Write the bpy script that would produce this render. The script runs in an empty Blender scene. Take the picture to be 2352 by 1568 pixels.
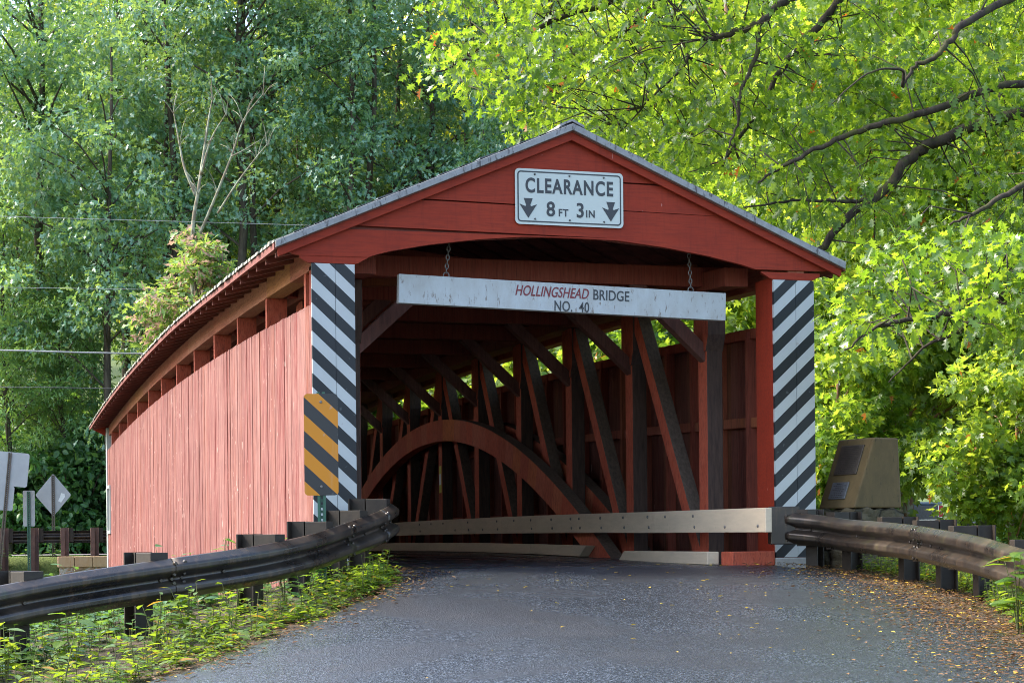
import bpy, math, random
import numpy as np
from mathutils import Vector, Matrix
R = math.radians
rnd = random.Random(11)
npr = np.random.default_rng(7)
sc = bpy.context.scene
C = sc.collection

# ------------------------------------------------------------------ camera
YAW, ROLL = R(16.83), R(0.57)
CAM = np.array([-5.90, -17.31, 0.27])
F, CX, HY = 4100.0, 1176.0, 1245.0          # photo measured at 2352 px wide
cd = bpy.data.cameras.new('camera'); cam = bpy.data.objects.new('camera', cd); C.objects.link(cam)
cam.matrix_world = Matrix.Translation(CAM.tolist()) @ Matrix.Rotation(-YAW, 4, 'Z') @ Matrix.Rotation(R(90), 4, 'X') @ Matrix.Rotation(-ROLL, 4, 'Z')
cd.sensor_width = 36; cd.lens = F / 2352 * 36; cd.shift_y = (HY - 784) / 2352
cd.clip_end = 2000
sc.camera = cam

# ------------------------------------------------------------------ light
SUN_EL, SUN_AZ = R(48), R(-64)               # azimuth from +y (into the bridge) towards +x
SKY, SUN, EXPO = 0.15, 1.65, 2.3
w = bpy.data.worlds.new('World'); sc.world = w; w.use_nodes = True
nt = w.node_tree; nt.nodes.clear()
sky = nt.nodes.new('ShaderNodeTexSky'); sky.sky_type = 'NISHITA'; sky.sun_disc = False
sky.sun_elevation = SUN_EL; sky.sun_rotation = SUN_AZ; sky.dust_density = 3.0; sky.air_density = 1.0; sky.ozone_density = 1.0
bg = nt.nodes.new('ShaderNodeBackground'); bg.inputs[1].default_value = SKY
wo = nt.nodes.new('ShaderNodeOutputWorld')
nt.links.new(sky.outputs[0], bg.inputs[0]); nt.links.new(bg.outputs[0], wo.inputs[0])
sd = bpy.data.lights.new('sun', 'SUN'); sd.energy = SUN; sd.angle = R(9); sd.color = (1, .93, .80)
so = bpy.data.objects.new('sun', sd); C.objects.link(so)
sdir = Vector((math.sin(SUN_AZ) * math.cos(SUN_EL), math.cos(SUN_AZ) * math.cos(SUN_EL), math.sin(SUN_EL)))
so.rotation_euler = sdir.to_track_quat('Z', 'Y').to_euler()
so.location = (-20, 30, 40)
sc.view_settings.view_transform = 'Standard'; sc.view_settings.look = 'None'
sc.view_settings.exposure = EXPO; sc.view_settings.gamma = 1.0
sc.cycles.use_denoising = True; sc.cycles.denoiser = 'OPENIMAGEDENOISE'; sc.cycles.denoising_input_passes = 'RGB_ALBEDO_NORMAL'; sc.cycles.denoising_prefilter = 'NONE'; sc.cycles.filter_width = 1.0
sc.cycles.max_bounces = 8; sc.cycles.diffuse_bounces = 4; sc.cycles.transmission_bounces = 6; sc.cycles.transparent_max_bounces = 6

# ------------------------------------------------------------------ helpers
def at(px, py, D):
    """World point seen at photo pixel (px,py), D metres in front of the camera."""
    u, v = px - CX, HY - py
    c, s = math.cos(ROLL), math.sin(ROLL)
    u, v = u * c + v * s, -u * s + v * c
    X, Y, Z = u / F * D, D, v / F * D
    return Vector((CAM[0] + X * math.cos(YAW) + Y * math.sin(YAW), CAM[1] - X * math.sin(YAW) + Y * math.cos(YAW), CAM[2] + Z))

def sstep(a, b, x):
    t = min(1, max(0, (x - a) / (b - a))); return t * t * (3 - 2 * t)

class MB:
    def __init__(s): s.v = []; s.f = []; s.m = []; s.sm = []
    def add(s, vs, fs, m=0, smooth=False):
        o = len(s.v); s.v += [tuple(v) for v in vs]
        for f in fs: s.f.append([i + o for i in f]); s.m.append(m); s.sm.append(smooth)
    def box(s, lo, hi, m=0, dz=(0, 0)):
        x0, y0, z0 = lo; x1, y1, z1 = hi; a, b = dz      # dz lifts the near / far end
        s.add([(x0,y0,z0+a),(x1,y0,z0+a),(x1,y1,z0+b),(x0,y1,z0+b),(x0,y0,z1+a),(x1,y0,z1+a),(x1,y1,z1+b),(x0,y1,z1+b)],
              [(0,3,2,1),(4,5,6,7),(0,1,5,4),(1,2,6,5),(2,3,7,6),(3,0,4,7)], m)
    def bar(s, p, q, wd, ht, side=None, m=0):
        """box from p to q; wd along `side`, ht along the third axis"""
        p, q = Vector(p), Vector(q); d = (q - p).normalized()
        a = Vector(side) if side is not None else (Vector((0,0,1)).cross(d) if abs(d.z) < .95 else Vector((1,0,0)))
        a = (a - d * a.dot(d)).normalized(); b = d.cross(a)
        a *= wd / 2; b *= ht / 2
        vs = [p-a-b, p+a-b, p+a+b, p-a+b, q-a-b, q+a-b, q+a+b, q-a+b]
        s.add(vs, [(0,3,2,1),(4,5,6,7),(0,1,5,4),(1,2,6,5),(2,3,7,6),(3,0,4,7)], m)
    def tube(s, pts, rad, n=8, m=0, cap=True):
        pts = [Vector(p) for p in pts]
        if not hasattr(rad, '__len__'): rad = [rad] * len(pts)
        o = len(s.v); up = None
        for i, p in enumerate(pts):
            d = (pts[min(i+1, len(pts)-1)] - pts[max(i-1, 0)])
            d = d.normalized() if d.length > 1e-9 else Vector((0,0,1))
            if up is None: up = Vector((0,0,1)) if abs(d.z) < .9 else Vector((1,0,0))
            a = (up - d * up.dot(d)); a = a.normalized() if a.length > 1e-6 else d.orthogonal().normalized()
            up = a; b = d.cross(a)
            for k in range(n):
                t = 2 * math.pi * k / n
                s.v.append(tuple(p + (a * math.cos(t) + b * math.sin(t)) * rad[i]))
        for i in range(len(pts) - 1):
            for k in range(n):
                k2 = (k + 1) % n
                s.f.append([o+i*n+k, o+i*n+k2, o+(i+1)*n+k2, o+(i+1)*n+k]); s.m.append(m); s.sm.append(True)
        if cap:
            s.f.append([o + k for k in range(n)][::-1]); s.m.append(m); s.sm.append(False)
            e = o + (len(pts) - 1) * n
            s.f.append([e + k for k in range(n)]); s.m.append(m); s.sm.append(False)
    def prism(s, poly, axis, a, b, m=0):
        """extrude a 2-D polygon along axis ('x','y','z') from a to b"""
        f = {'x': lambda u, v, t: (t, u, v), 'y': lambda u, v, t: (u, t, v), 'z': lambda u, v, t: (u, v, t)}[axis]
        n = len(poly)
        vs = [f(u, v, a) for u, v in poly] + [f(u, v, b) for u, v in poly]
        s.add(vs, [list(range(n)), list(range(n, 2*n))[::-1]] + [[i, n+i, n+(i+1) % n, (i+1) % n] for i in range(n)], m)
    def build(s, name, mats, parent=None, bevel=0, local=None):
        me = bpy.data.meshes.new(name)
        vs = s.v
        if local is not None: vs = [tuple(Vector(v) - Vector(local)) for v in vs]
        me.from_pydata(vs, [], s.f)
        for mm in (mats if isinstance(mats, (list, tuple)) else [mats]): me.materials.append(mm)
        me.polygons.foreach_set('material_index', s.m); me.polygons.foreach_set('use_smooth', s.sm)
        me.update()
        import bmesh
        bm = bmesh.new(); bm.from_mesh(me); bmesh.ops.recalc_face_normals(bm, faces=bm.faces); bm.to_mesh(me); bm.free()
        o = bpy.data.objects.new(name, me); C.objects.link(o)
        if parent is not None: o.parent = parent
        if local is not None: o.location = local
        if bevel:
            b = o.modifiers.new('bevel', 'BEVEL'); b.width = bevel; b.segments = 2; b.limit_method = 'ANGLE'
        return o

def tag(o, label=None, cat=None, group=None, kind=None):
    if label: o['label'] = label
    if cat: o['category'] = cat
    if group: o['group'] = group
    if kind: o['kind'] = kind
    return o
def empty(name, loc=(0,0,0), rz=0):
    o = bpy.data.objects.new(name, None); C.objects.link(o); o.location = loc; o.rotation_euler = (0,0,rz); return o
def copy_tree(o, parent=None):
    c = o.copy(); C.objects.link(c)
    if parent is not None: c.parent = parent
    for ch in list(o.children): copy_tree(ch, c)
    return c
def spline(pts, n):
    """Catmull-Rom through pts (any dimension), n steps per span"""
    P = [np.array(p, float) for p in pts]; P = [2*P[0]-P[1]] + P + [2*P[-1]-P[-2]]
    out = []
    for i in range(1, len(P) - 2):
        for k in range(n):
            t = k / n; a, b, c_, d = P[i-1:i+3]
            out.append(.5 * ((2*b) + (-a+c_)*t + (2*a-5*b+4*c_-d)*t*t + (-a+3*b-3*c_+d)*t**3))
    out.append(P[-2]); return out

# ------------------------------------------------------------------ materials
class NG:
    def __init__(s, name):
        s.mat = bpy.data.materials.new(name); s.mat.use_nodes = True; s.t = s.mat.node_tree; s.t.nodes.clear()
        s.out = s.n('ShaderNodeOutputMaterial')
    def n(s, ty, **kw):
        x = s.t.nodes.new(ty)
        for k, v in kw.items(): setattr(x, k, v)
        return x
    def l(s, a, b): s.t.links.new(a, b)
    def set(s, node, key, v):
        if hasattr(v, 'is_output') or isinstance(v, bpy.types.NodeSocket): s.l(v, node.inputs[key])
        else: node.inputs[key].default_value = v
    def coord(s, kind='Object', scale=(1,1,1), rot=(0,0,0)):
        tc = s.n('ShaderNodeTexCoord'); mp = s.n('ShaderNodeMapping'); mp.inputs['Scale'].default_value = scale; mp.inputs['Rotation'].default_value = rot
        s.l(tc.outputs[kind], mp.inputs[0]); return mp.outputs[0]
    def noise(s, vec, scale=5, detail=6, rough=.6, dist=0):
        x = s.n('ShaderNodeTexNoise'); s.l(vec, x.inputs['Vector'])
        x.inputs['Scale'].default_value = scale; x.inputs['Detail'].default_value = detail
        x.inputs['Roughness'].default_value = rough; x.inputs['Distortion'].default_value = dist
        return x.outputs['Fac']
    def ramp(s, fac, stops, interp='LINEAR'):
        x = s.n('ShaderNodeValToRGB'); x.color_ramp.interpolation = interp
        e = x.color_ramp.elements
        while len(e) < len(stops): e.new(.5)
        for i, (p, c) in enumerate(stops):
            e[i].position = p; e[i].color = (c, c, c, 1) if not hasattr(c, '__len__') else (*c[:3], 1)
        s.l(fac, x.inputs[0]); return x.outputs[0]
    def mix(s, f, a, b, mode='MIX'):
        x = s.n('ShaderNodeMix'); x.data_type = 'RGBA'; x.blend_type = mode
        for k, v in ((0, f), (6, a), (7, b)):
            if isinstance(v, bpy.types.NodeSocket): s.l(v, x.inputs[k])
            elif k == 0: x.inputs[0].default_value = v
            else: x.inputs[k].default_value = (*v[:3], 1)
        return x.outputs[2]
    def math(s, op, a, b=0.0):
        x = s.n('ShaderNodeMath', operation=op)
        s.set(x, 0, a); s.set(x, 1, b); return x.outputs[0]
    def bump(s, h, strength=.3, dist=.01, nrm=None):
        x = s.n('ShaderNodeBump'); x.inputs['Strength'].default_value = strength; x.inputs['Distance'].default_value = dist
        s.l(h, x.inputs['Height'])
        if nrm is not None: s.l(nrm, x.inputs['Normal'])
        return x.outputs[0]
    def bsdf(s, col, rough=.6, normal=None, metal=0, spec=.5, coat=0):
        x = s.n('ShaderNodeBsdfPrincipled')
        s.set(x, 'Base Color', col if isinstance(col, bpy.types.NodeSocket) else (*col[:3], 1))
        s.set(x, 'Roughness', rough); s.set(x, 'Metallic', metal); s.set(x, 'Specular IOR Level', spec)
        if coat: x.inputs['Coat Weight'].default_value = coat; x.inputs['Coat Roughness'].default_value = .12
        if normal is not None: s.l(normal, x.inputs['Normal'])
        return x.outputs[0]
    def done(s, sh): s.l(sh, s.out.inputs[0]); return s.mat

def m_simple(name, col, rough=.6, var=.25, scale=8, bump=.15, metal=0, spec=.5, coat=0, stretch=(1,1,1)):
    g = NG(name); v = g.coord('Object', stretch); nz = g.noise(v, scale, 8, .65)
    lo = tuple(c * (1 - var) for c in col); hi = tuple(min(.95, c * (1 + var)) for c in col)
    c_ = g.ramp(nz, [(.3, lo), (.7, hi)])
    return g.done(g.bsdf(c_, rough, g.bump(nz, bump, .01), metal, spec, coat))

def m_board_red(name, base, worn, worn_amt, dark, stretch=(9, 3.4, .34), flake=True):
    """painted rough-sawn boards whose paint wears off along the grain"""
    g = NG(name); v = g.coord('Object', stretch)
    grain = g.noise(v, 4, 10, .72, .3)
    v2 = g.coord('Object', (stretch[0]*3, stretch[1]*3, stretch[2]*1.6)); fine = g.noise(v2, 6, 6, .7)
    isl = g.n('ShaderNodeNewGeometry').outputs['Random Per Island']
    isl2 = g.math('FRACT', g.math('MULTIPLY', isl, 7.31))
    col = g.mix(g.ramp(isl, [(0, 0.0), (1, 1)]), base, tuple(c * .62 for c in base))
    col = g.mix(g.ramp(isl2, [(.72, 0), (.9, .8)]), col, (base[0] * 1.15, base[1] * 1.9, base[2] * 1.0))
    col = g.mix(g.ramp(isl, [(.35, 0), (.42, .5), (.5, 0), (.78, .1), (.9, .6)]), col, worn)
    if worn_amt:
        vb = g.coord('Object', (.3, .16, .22)); big = g.noise(vb, 1.6, 4, .6); col = g.mix(g.ramp(big, [(.42, 0), (.62, .55)]), col, tuple(c * .55 for c in base))
        col = g.mix(g.math('MULTIPLY', g.ramp(grain, [(.40, 0), (.62, 1)]), worn_amt), col, worn)
        if flake:
            v3 = g.coord('Object', (2.0, 1.3, .9)); fl = g.noise(v3, 6, 3, .5, 1.2)
            v4 = g.coord('Object', (.25, .25, .25)); zone = g.noise(v4, 2, 3, .5)
            col = g.mix(g.math('MULTIPLY', g.ramp(fl, [(.665, 0), (.70, 1)]), g.ramp(zone, [(.42, 0), (.6, .8)])), col, (.52, .36, .31))
    col = g.mix(g.ramp(fine, [(.50, 0), (.68, .85)]), col, dark)
    return g.done(g.bsdf(col, .75, g.bump(g.mix(.5, grain, fine), .55, .012), spec=.25))

def m_flat_red():
    """smoother painted gable boards"""
    g = NG('gable red paint'); v = g.coord('Object', (.6, 6, 9)); grain = g.noise(v, 5, 9, .7)
    v2 = g.coord('Object', (1,1,1)); bl = g.noise(v2, 1.3, 5, .6)
    col = g.ramp(bl, [(.25, (.215, .023, .010)), (.75, (.300, .036, .014))])
    col = g.mix(g.ramp(grain, [(.45, 0), (.72, .65)]), col, (.12, .017, .010))
    drip = g.noise(g.coord('Object', (10, 10, .9)), 1.5, 7, .7); col = g.mix(g.ramp(drip, [(.52, 0), (.72, .5)]), col, (.13, .017, .010))
    v3 = g.coord('Object', (7, 7, 1.2)); fl = g.noise(v3, 3.5, 3, .6)
    col = g.mix(g.ramp(fl, [(.74, 0), (.77, .7)]), col, (.55, .32, .28))
    return g.done(g.bsdf(col, .68, g.bump(grain, .3, .006), spec=.2))

def m_stripe(name, sign, xo, zo, period, c0, c1, slope=.93, rough=.5, wear=.5):
    """diagonal hazard bands painted on a flat board"""
    g = NG(name); tc = g.n('ShaderNodeTexCoord'); sp = g.n('ShaderNodeSeparateXYZ'); g.l(tc.outputs['Object'], sp.inputs[0])
    zz = g.math('ADD', sp.outputs[2], g.math('MULTIPLY', g.math('SUBTRACT', sp.outputs[0], xo), slope * sign))
    ph = g.math('FLOORED_MODULO', g.math('SUBTRACT', zz, zo), period)
    st = g.math('LESS_THAN', ph, period * .5)
    v = g.coord('Object', (1,1,1)); dirt = g.noise(v, 3, 8, .65); v2 = g.coord('Object', (14, 14, 1)); run = g.noise(v2, 1.2, 5, .6)
    a = g.mix(g.ramp(dirt, [(.45, 0), (.75, wear * .45)]), c0, tuple(c * .6 for c in c0))
    a = g.mix(g.ramp(run, [(.55, 0), (.75, wear * .35)]), a, (.38, .36, .32))
    spk = g.noise(v, 16, 2, .5)
    a = g.mix(g.ramp(spk, [(.70, 0), (.74, wear)]), a, (.30, .27, .25))
    b = g.mix(g.ramp(spk, [(.68, 0), (.73, wear * .5)]), c1, (.16, .17, .17))
    return g.done(g.bsdf(g.mix(st, a, b), rough, g.bump(dirt, .08, .005), spec=.4))

def m_white_peel(name, base, amt, under=(.20, .14, .10), grime=(.33, .29, .22), stretch=(1, 1, 5)):
    g = NG(name); v = g.coord('Object', stretch); nz = g.noise(v, 2.4, 10, .7, .2)
    v2 = g.coord('Object', (9, 9, 2.2)); fl = g.noise(v2, 2.6, 7, .75)
    col = g.mix(g.ramp(nz, [(.35, 0), (.75, .6)]), base, grime)
    col = g.mix(g.ramp(fl, [(.66 - amt, 0), (.72 - amt, .85)]), col, under)
    return g.done(g.bsdf(col, .7, g.bump(fl, .3, .006), spec=.25))

def m_leaf(name, c1, c2, t1, t2, trans=.5, rough=.45, spec=.4, odd=None):
    g = NG(name); isl = g.n('ShaderNodeNewGeometry').outputs['Random Per Island']
    oi = g.n('ShaderNodeObjectInfo').outputs['Random']
    v = g.coord('Object', (1,1,1)); nz = g.noise(v, .9, 3, .5)
    k = g.math('ADD', g.math('MULTIPLY', isl, .6), g.math('MULTIPLY', nz, .55))
    k = g.math('ADD', k, g.math('MULTIPLY', g.math('SUBTRACT', oi, .5), .35))
    col = g.ramp(k, [(.2, c1), (.9, c2)]); tr = g.ramp(k, [(.2, t1), (.9, t2)])
    if odd:
        f = g.ramp(isl, [(odd[0], 0), (odd[0] + .002, 1)], 'CONSTANT')
        col = g.mix(f, col, odd[1]); tr = g.mix(f, tr, odd[1])
    p = g.bsdf(col, rough, spec=spec)
    tl = g.n('ShaderNodeBsdfTranslucent'); g.l(tr, tl.inputs[0])
    mx = g.n('ShaderNodeMixShader'); mx.inputs[0].default_value = trans; g.l(p, mx.inputs[1]); g.l(tl.outputs[0], mx.inputs[2])
    return g.done(mx.outputs[0])

def m_bark(name, a, b, scale=3, stretch=(4, 4, .7), patch=None, moss=None):
    g = NG(name); v = g.coord('Object', stretch); nz = g.noise(v, scale, 9, .7, .4)
    col = g.ramp(nz, [(.35, a), (.65, b)])
    if patch:
        v2 = g.coord('Object', (1.4, 1.4, .8)); p = g.noise(v2, 3, 3, .5, .6)
        col = g.mix(g.ramp(p, [(.5, 0), (.53, 1)], 'LINEAR'), col, patch)
    if moss:
        v3 = g.coord('Object', (1,1,1)); p = g.noise(v3, 5, 5, .6)
        col = g.mix(g.ramp(p, [(.5, 0), (.62, .8)]), col, moss)
    return g.done(g.bsdf(col, .85, g.bump(nz, .7, .03), spec=.2))

M = {}
M['gable'] = m_flat_red()
M['siding'] = m_board_red('worn red siding', (.150, .022, .017), (.265, .125, .105), .9, (.045, .009, .008))
M['red'] = m_board_red('red timber', (.52, .10, .050), (.56, .17, .10), .35, (.10, .02, .018), stretch=(4, 4, 1.2), flake=False)
M['plate'] = m_board_red('faded red beam', (.36, .095, .055), (.45, .19, .11), .5, (.14, .05, .03), stretch=(5, .5, 5), flake=False)
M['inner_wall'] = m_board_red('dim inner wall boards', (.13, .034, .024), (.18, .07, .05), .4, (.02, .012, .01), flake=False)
M['framing'] = m_board_red('wall framing timber', (.29, .062, .038), (.30, .10, .06), .4, (.05, .02, .015), flake=False)
M['dark'] = m_simple('dark weathered timber', (.060, .036, .026), .85, .45, 5, .4, stretch=(6, 6, .8))
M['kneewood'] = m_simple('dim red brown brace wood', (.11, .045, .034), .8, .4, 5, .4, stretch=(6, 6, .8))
M['grey_timber'] = m_simple('grey bare timber', (.10, .072, .052), .85, .4, 5, .5, stretch=(6, 6, .8))
M['underroof'] = m_simple('dark red roof boards', (.15, .042, .030), .85, .4, 5, .3, stretch=(.6, 6, 6))
M['stripeL'] = m_stripe('left hazard board paint', 1, -2.67, 2.895, .276, (.41, .43, .42), (.012, .014, .016))
M['stripeR'] = m_stripe('right hazard board paint', -1, 2.27, 2.77, .276, (.41, .43, .42), (.012, .014, .016))
M['marker'] = m_stripe('marker face', 1, -.1525, .13, .302, (.46, .175, .003), (.020, .021, .023), rough=.35, wear=.35)
M['white_sheet'] = m_simple('white sign sheeting', (.43, .47, .43), .35, .05, 3, .02)
M['sign_black'] = m_simple('black sign ink', (.018, .020, .024), .4, .15, 20, .02)
M['maroon'] = m_simple('maroon lettering', (.16, .012, .016), .5, .15, 20, .02)
M['alu'] = m_simple('dull sign back metal', (.32, .33, .33), .45, .10, 2.5, .03, metal=.35)
M['bolt'] = m_simple('bolt metal', (.08, .08, .08), .4, .2, 30, .05, metal=.7)
M['chain'] = m_simple('old chain metal', (.18, .17, .16), .5, .3, 30, .1, metal=.7)
M['board_white'] = m_white_peel('peeling white board', (.43, .46, .46), .085, (.16, .12, .09), (.30, .28, .24), (2.5, 1, 1.2))
M['rail_white'] = m_white_peel('dirty white timber', (.56, .455, .32), .02, (.20, .16, .12), (.34, .29, .22), (3, .7, 4))
M['lichen'] = m_white_peel('weathered verge board', (.27, .28, .28), .10, (.05, .045, .045), (.12, .11, .11), (5, 1, 5))
M['shingle'] = m_simple('wet wooden shingles', (.060, .060, .062), .32, .5, 6, .4)
M['moss_edge'] = m_white_peel('lichened shingle butts', (.34, .33, .27), .08, (.05, .045, .035), (.20, .19, .13), (9, 9, 9))
M['concrete'] = m_simple('grey concrete', (.30, .29, .27), .8, .25, 4, .4)
M['green_post'] = m_simple('green sign post paint', (.020, .085, .050), .45, .2, 10, .05)
M['rust_post'] = m_simple('brown sign post', (.085, .065, .045), .6, .3, 10, .1)
M['moss_stone'] = m_white_peel('mossy cut stone', (.125, .085, .036), .06, (.035, .030, .014), (.040, .032, .014), (2.2, 2.2, 1.2))
M['bronze'] = m_simple('dull bronze plaque', (.085, .072, .058), .42, .2, 12, .1, metal=.5)
M['pewter'] = m_simple('grey metal plaque', (.15, .16, .17), .38, .2, 12, .1, metal=.5)
M['relief'] = m_simple('raised plaque lettering', (.05, .045, .038), .45, .2, 12, .1, metal=.5)
M['wire'] = m_simple('cable', (.25, .26, .27), .45, .1, 5, 0)
M['darkwire'] = m_simple('dark cable', (.05, .055, .06), .5, .1, 5, 0)
M['truck'] = m_simple('dark blue car paint', (.012, .020, .038), .25, .1, 3, 0, coat=.6)
M['truckcap'] = m_simple('grey blue cover', (.20, .22, .30), .4, .1, 3, 0)
M['glass'] = m_simple('dark car glass', (.02, .025, .03), .08, .1, 3, 0)
M['taillight'] = m_simple('red tail lamp lens', (.45, .01, .015), .2, .1, 3, 0)
M['chrome'] = m_simple('chrome trim', (.6, .6, .62), .2, .05, 3, 0, metal=.9)
M['tyre'] = m_simple('tyre rubber', (.02, .02, .02), .8, .2, 10, .1)
M['yellow_tag'] = m_simple('yellow sticker', (.55, .50, .05), .5, .1, 10, 0)
M['white_tag'] = m_simple('white sticker', (.6, .62, .6), .5, .1, 10, 0)
M['glove'] = m_simple('white plastic pipe', (.75, .75, .73), .4, .05, 5, 0)

def m_steel():
    g = NG('brown weathering steel'); v = g.coord('Object', (1,1,1)); nz = g.noise(v, 2.2, 8, .65); fi = g.noise(v, 26, 6, .7)
    col = g.ramp(nz, [(.3, (.014, .012, .011)), (.52, (.032, .025, .020)), (.70, (.085, .062, .044))])
    alg = g.noise(v, 4.5, 6, .7)
    col = g.mix(g.ramp(alg, [(.56, 0), (.68, .5)]), col, (.045, .055, .018))
    run = g.noise(g.coord('Object', (7, 7, .9)), 2.4, 6, .65); col = g.mix(g.ramp(run, [(.52, 0), (.68, .6)]), col, (.095, .06, .035))
    ro = g.ramp(nz, [(.3, .20), (.7, .46)])
    return g.done(g.bsdf(col, ro, g.bump(fi, .12, .004), metal=.25, spec=.6))
M['steel'] = m_steel()
M['far_post'] = m_simple('rusty brown post', (.10, .050, .038), .6, .3, 6, .1)
M['steel_post'] = m_simple('dark rusty steel post', (.022, .0155, .010), .6, .45, 9, .2, metal=.2)

def m_asphalt(name='wet asphalt', base=(.030, .036, .045), r=(.17, .40)):
    g = NG(name); v = g.coord('Object', (1,1,1))
    vo = g.n('ShaderNodeTexVoronoi'); g.l(v, vo.inputs['Vector']); vo.inputs['Scale'].default_value = 85
    vo2 = g.n('ShaderNodeTexVoronoi'); g.l(v, vo2.inputs['Vector']); vo2.inputs['Scale'].default_value = 27
    big = g.noise(v, .55, 6, .6, .5); mid = g.noise(v, 3.5, 6, .65)
    stone = g.ramp(vo.outputs['Color'], [(.2, tuple(c * .55 for c in base)), (.6, base), (.95, tuple(c * 3.4 for c in base))])
    col = g.mix(g.ramp(big, [(.44, 0), (.60, .75)]), stone, (.014, .014, .016))
    col = g.mix(g.ramp(mid, [(.60, 0), (.75, .35)]), col, (.06, .052, .04))
    h = g.mix(.4, vo.outputs['Distance'], vo2.outputs['Distance'])
    ro = g.ramp(big, [(.35, r[0]), (.65, r[1])])
    return g.done(g.bsdf(col, ro, g.bump(h, .6, .012), spec=.7))
M['asphalt'] = m_asphalt()
M['far_asphalt'] = m_simple('grey purple road', (.13, .115, .13), .7, .2, 5, .1)

def m_ground():
    g = NG('forest soil and grass'); v = g.coord('Object', (1,1,1)); nz = g.noise(v, 2.6, 10, .7); fi = g.noise(v, 22, 6, .7)
    soil = g.ramp(fi, [(.3, (.030, .022, .015)), (.55, (.075, .055, .038)), (.75, (.15, .12, .085))])
    soil = g.mix(g.ramp(nz, [(.50, 0), (.62, .7)]), soil, (.035, .055, .014))
    sp = g.n('ShaderNodeSeparateXYZ'); tc = g.n('ShaderNodeTexCoord'); g.l(tc.outputs['Object'], sp.inputs[0])
    soil = g.mix(g.ramp(g.math('MULTIPLY', sp.outputs[1], .02), [(.0, 0), (.04, 1)]), soil, g.ramp(fi, [(.3, (.04, .06, .015)), (.7, (.12, .16, .035))]))  # ground beyond the portal: undergrowth green, lightened in the colour as if sunlit
    lawn = g.ramp(fi, [(.3, (.07, .17, .016)), (.7, (.13, .28, .028))])
    f = g.math('MULTIPLY', g.math('GREATER_THAN', sp.outputs[0], 10.0), g.math('GREATER_THAN', sp.outputs[1], 24.0))
    f = g.math('MULTIPLY', f, g.math('LESS_THAN', sp.outputs[1], 62.0))
    g2 = g.math('MULTIPLY', g.math('LESS_THAN', sp.outputs[0], 4.0), g.math('MULTIPLY', g.math('GREATER_THAN', sp.outputs[1], 38.6), g.math('LESS_THAN', sp.outputs[1], 43.0)))
    f = g.math('MAXIMUM', f, g2)
    return g.done(g.bsdf(g.mix(f, soil, lawn), .85, g.bump(fi, .8, .03), spec=.25))
M['ground'] = m_ground()
def m_rubble(name, c1, c2, mortar, scale=4.2):
    g = NG(name); v = g.coord('Object', (1, 1, 1.7)); nz = g.n('ShaderNodeTexNoise'); g.l(v, nz.inputs['Vector']); nz.inputs['Scale'].default_value = 3
    vv = g.mix(.12, v, nz.outputs['Color'])
    vo = g.n('ShaderNodeTexVoronoi'); vo.feature = 'DISTANCE_TO_EDGE'; g.l(vv, vo.inputs['Vector']); vo.inputs['Scale'].default_value = scale
    v1 = g.n('ShaderNodeTexVoronoi'); g.l(vv, v1.inputs['Vector']); v1.inputs['Scale'].default_value = scale
    fi = g.noise(v, 12, 8, .7)
    st = g.mix(g.ramp(v1.outputs['Color'], [(.1, 0), (.9, 1)]), c1, c2)
    st = g.mix(g.ramp(fi, [(.4, 0), (.8, .5)]), st, tuple(c * .45 for c in c1))
    e = g.ramp(vo.outputs['Distance'], [(.02, 0), (.07, 1)])
    return g.done(g.bsdf(g.mix(e, mortar, st), .85, g.bump(g.mix(.3, g.ramp(vo.outputs['Distance'], [(0, 0), (.15, 1)]), fi), .9, .05), spec=.2))
M['rubble'] = m_rubble('mossy rubble stone', (.105, .085, .050), (.065, .055, .032), (.03, .026, .016), 3.4)
M['sandstone'] = m_rubble('warm wall stone', (.42, .24, .13), (.34, .25, .17), (.40, .36, .30), 3.0)
M['cap_stone'] = m_white_peel('stained cap stone', (.42, .30, .18), .03, (.30, .11, .02), (.34, .17, .05), (6, 6, 1))
M['water'] = m_simple('creek water', (.02, .03, .025), .08, .2, 2, .1)

LG = {}
LG['forest'] = m_leaf('forest oak leaves', (.055, .17, .10), (.20, .37, .25), (.16, .32, .05), (.40, .52, .07), .42, .30, .8)
LG['deep'] = m_leaf('deep forest leaves', (.035, .085, .020), (.09, .16, .035), (.28, .38, .02), (.66, .64, .05), .6, .5, .3)  # yellower than the front oaks: sun from behind put into leaf colour
LG['willow'] = m_leaf('light green leaves', (.06, .16, .05), (.14, .28, .09), (.16, .32, .04), (.30, .42, .05), .42, .4, .5)
LG['oak'] = m_leaf('backlit oak leaves', (.030, .080, .012), (.085, .17, .026), (.11, .25, .010), (.44, .60, .035), .55, .33, .6, odd=(.994, (.55, .16, .02)))
LG['syc'] = m_leaf('sunlit sycamore leaves', (.05, .12, .020), (.15, .24, .05), (.20, .38, .02), (.58, .68, .06), .55, .34, .6, odd=(.988, (.60, .20, .03)))
LG['weed'] = m_leaf('roadside weed leaves', (.050, .12, .018), (.13, .20, .03), (.20, .36, .015), (.40, .50, .03), .45, .4, .5, odd=(.96, (.45, .25, .03)))
LG['pink'] = m_leaf('pink tinged maple leaves', (.10, .22, .05), (.17, .30, .08), (.22, .38, .05), (.40, .50, .08), .45, .5, .4, odd=(.70, (.42, .27, .20)))
LG['bush'] = m_leaf('dense bush leaves', (.045, .13, .045), (.11, .22, .075), (.10, .26, .03), (.22, .36, .04), .40, .38, .5)
LG['litter'] = m_leaf('fallen leaves', (.10, .045, .015), (.17, .09, .035), (.10, .05, .02), (.16, .09, .03), .15, .6, .3, odd=(.90, (.42, .27, .03)))
LG['yellow'] = m_leaf('fallen yellow leaves', (.34, .20, .02), (.50, .36, .04), (.3, .2, .02), (.4, .3, .04), .2, .5, .4)
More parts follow.
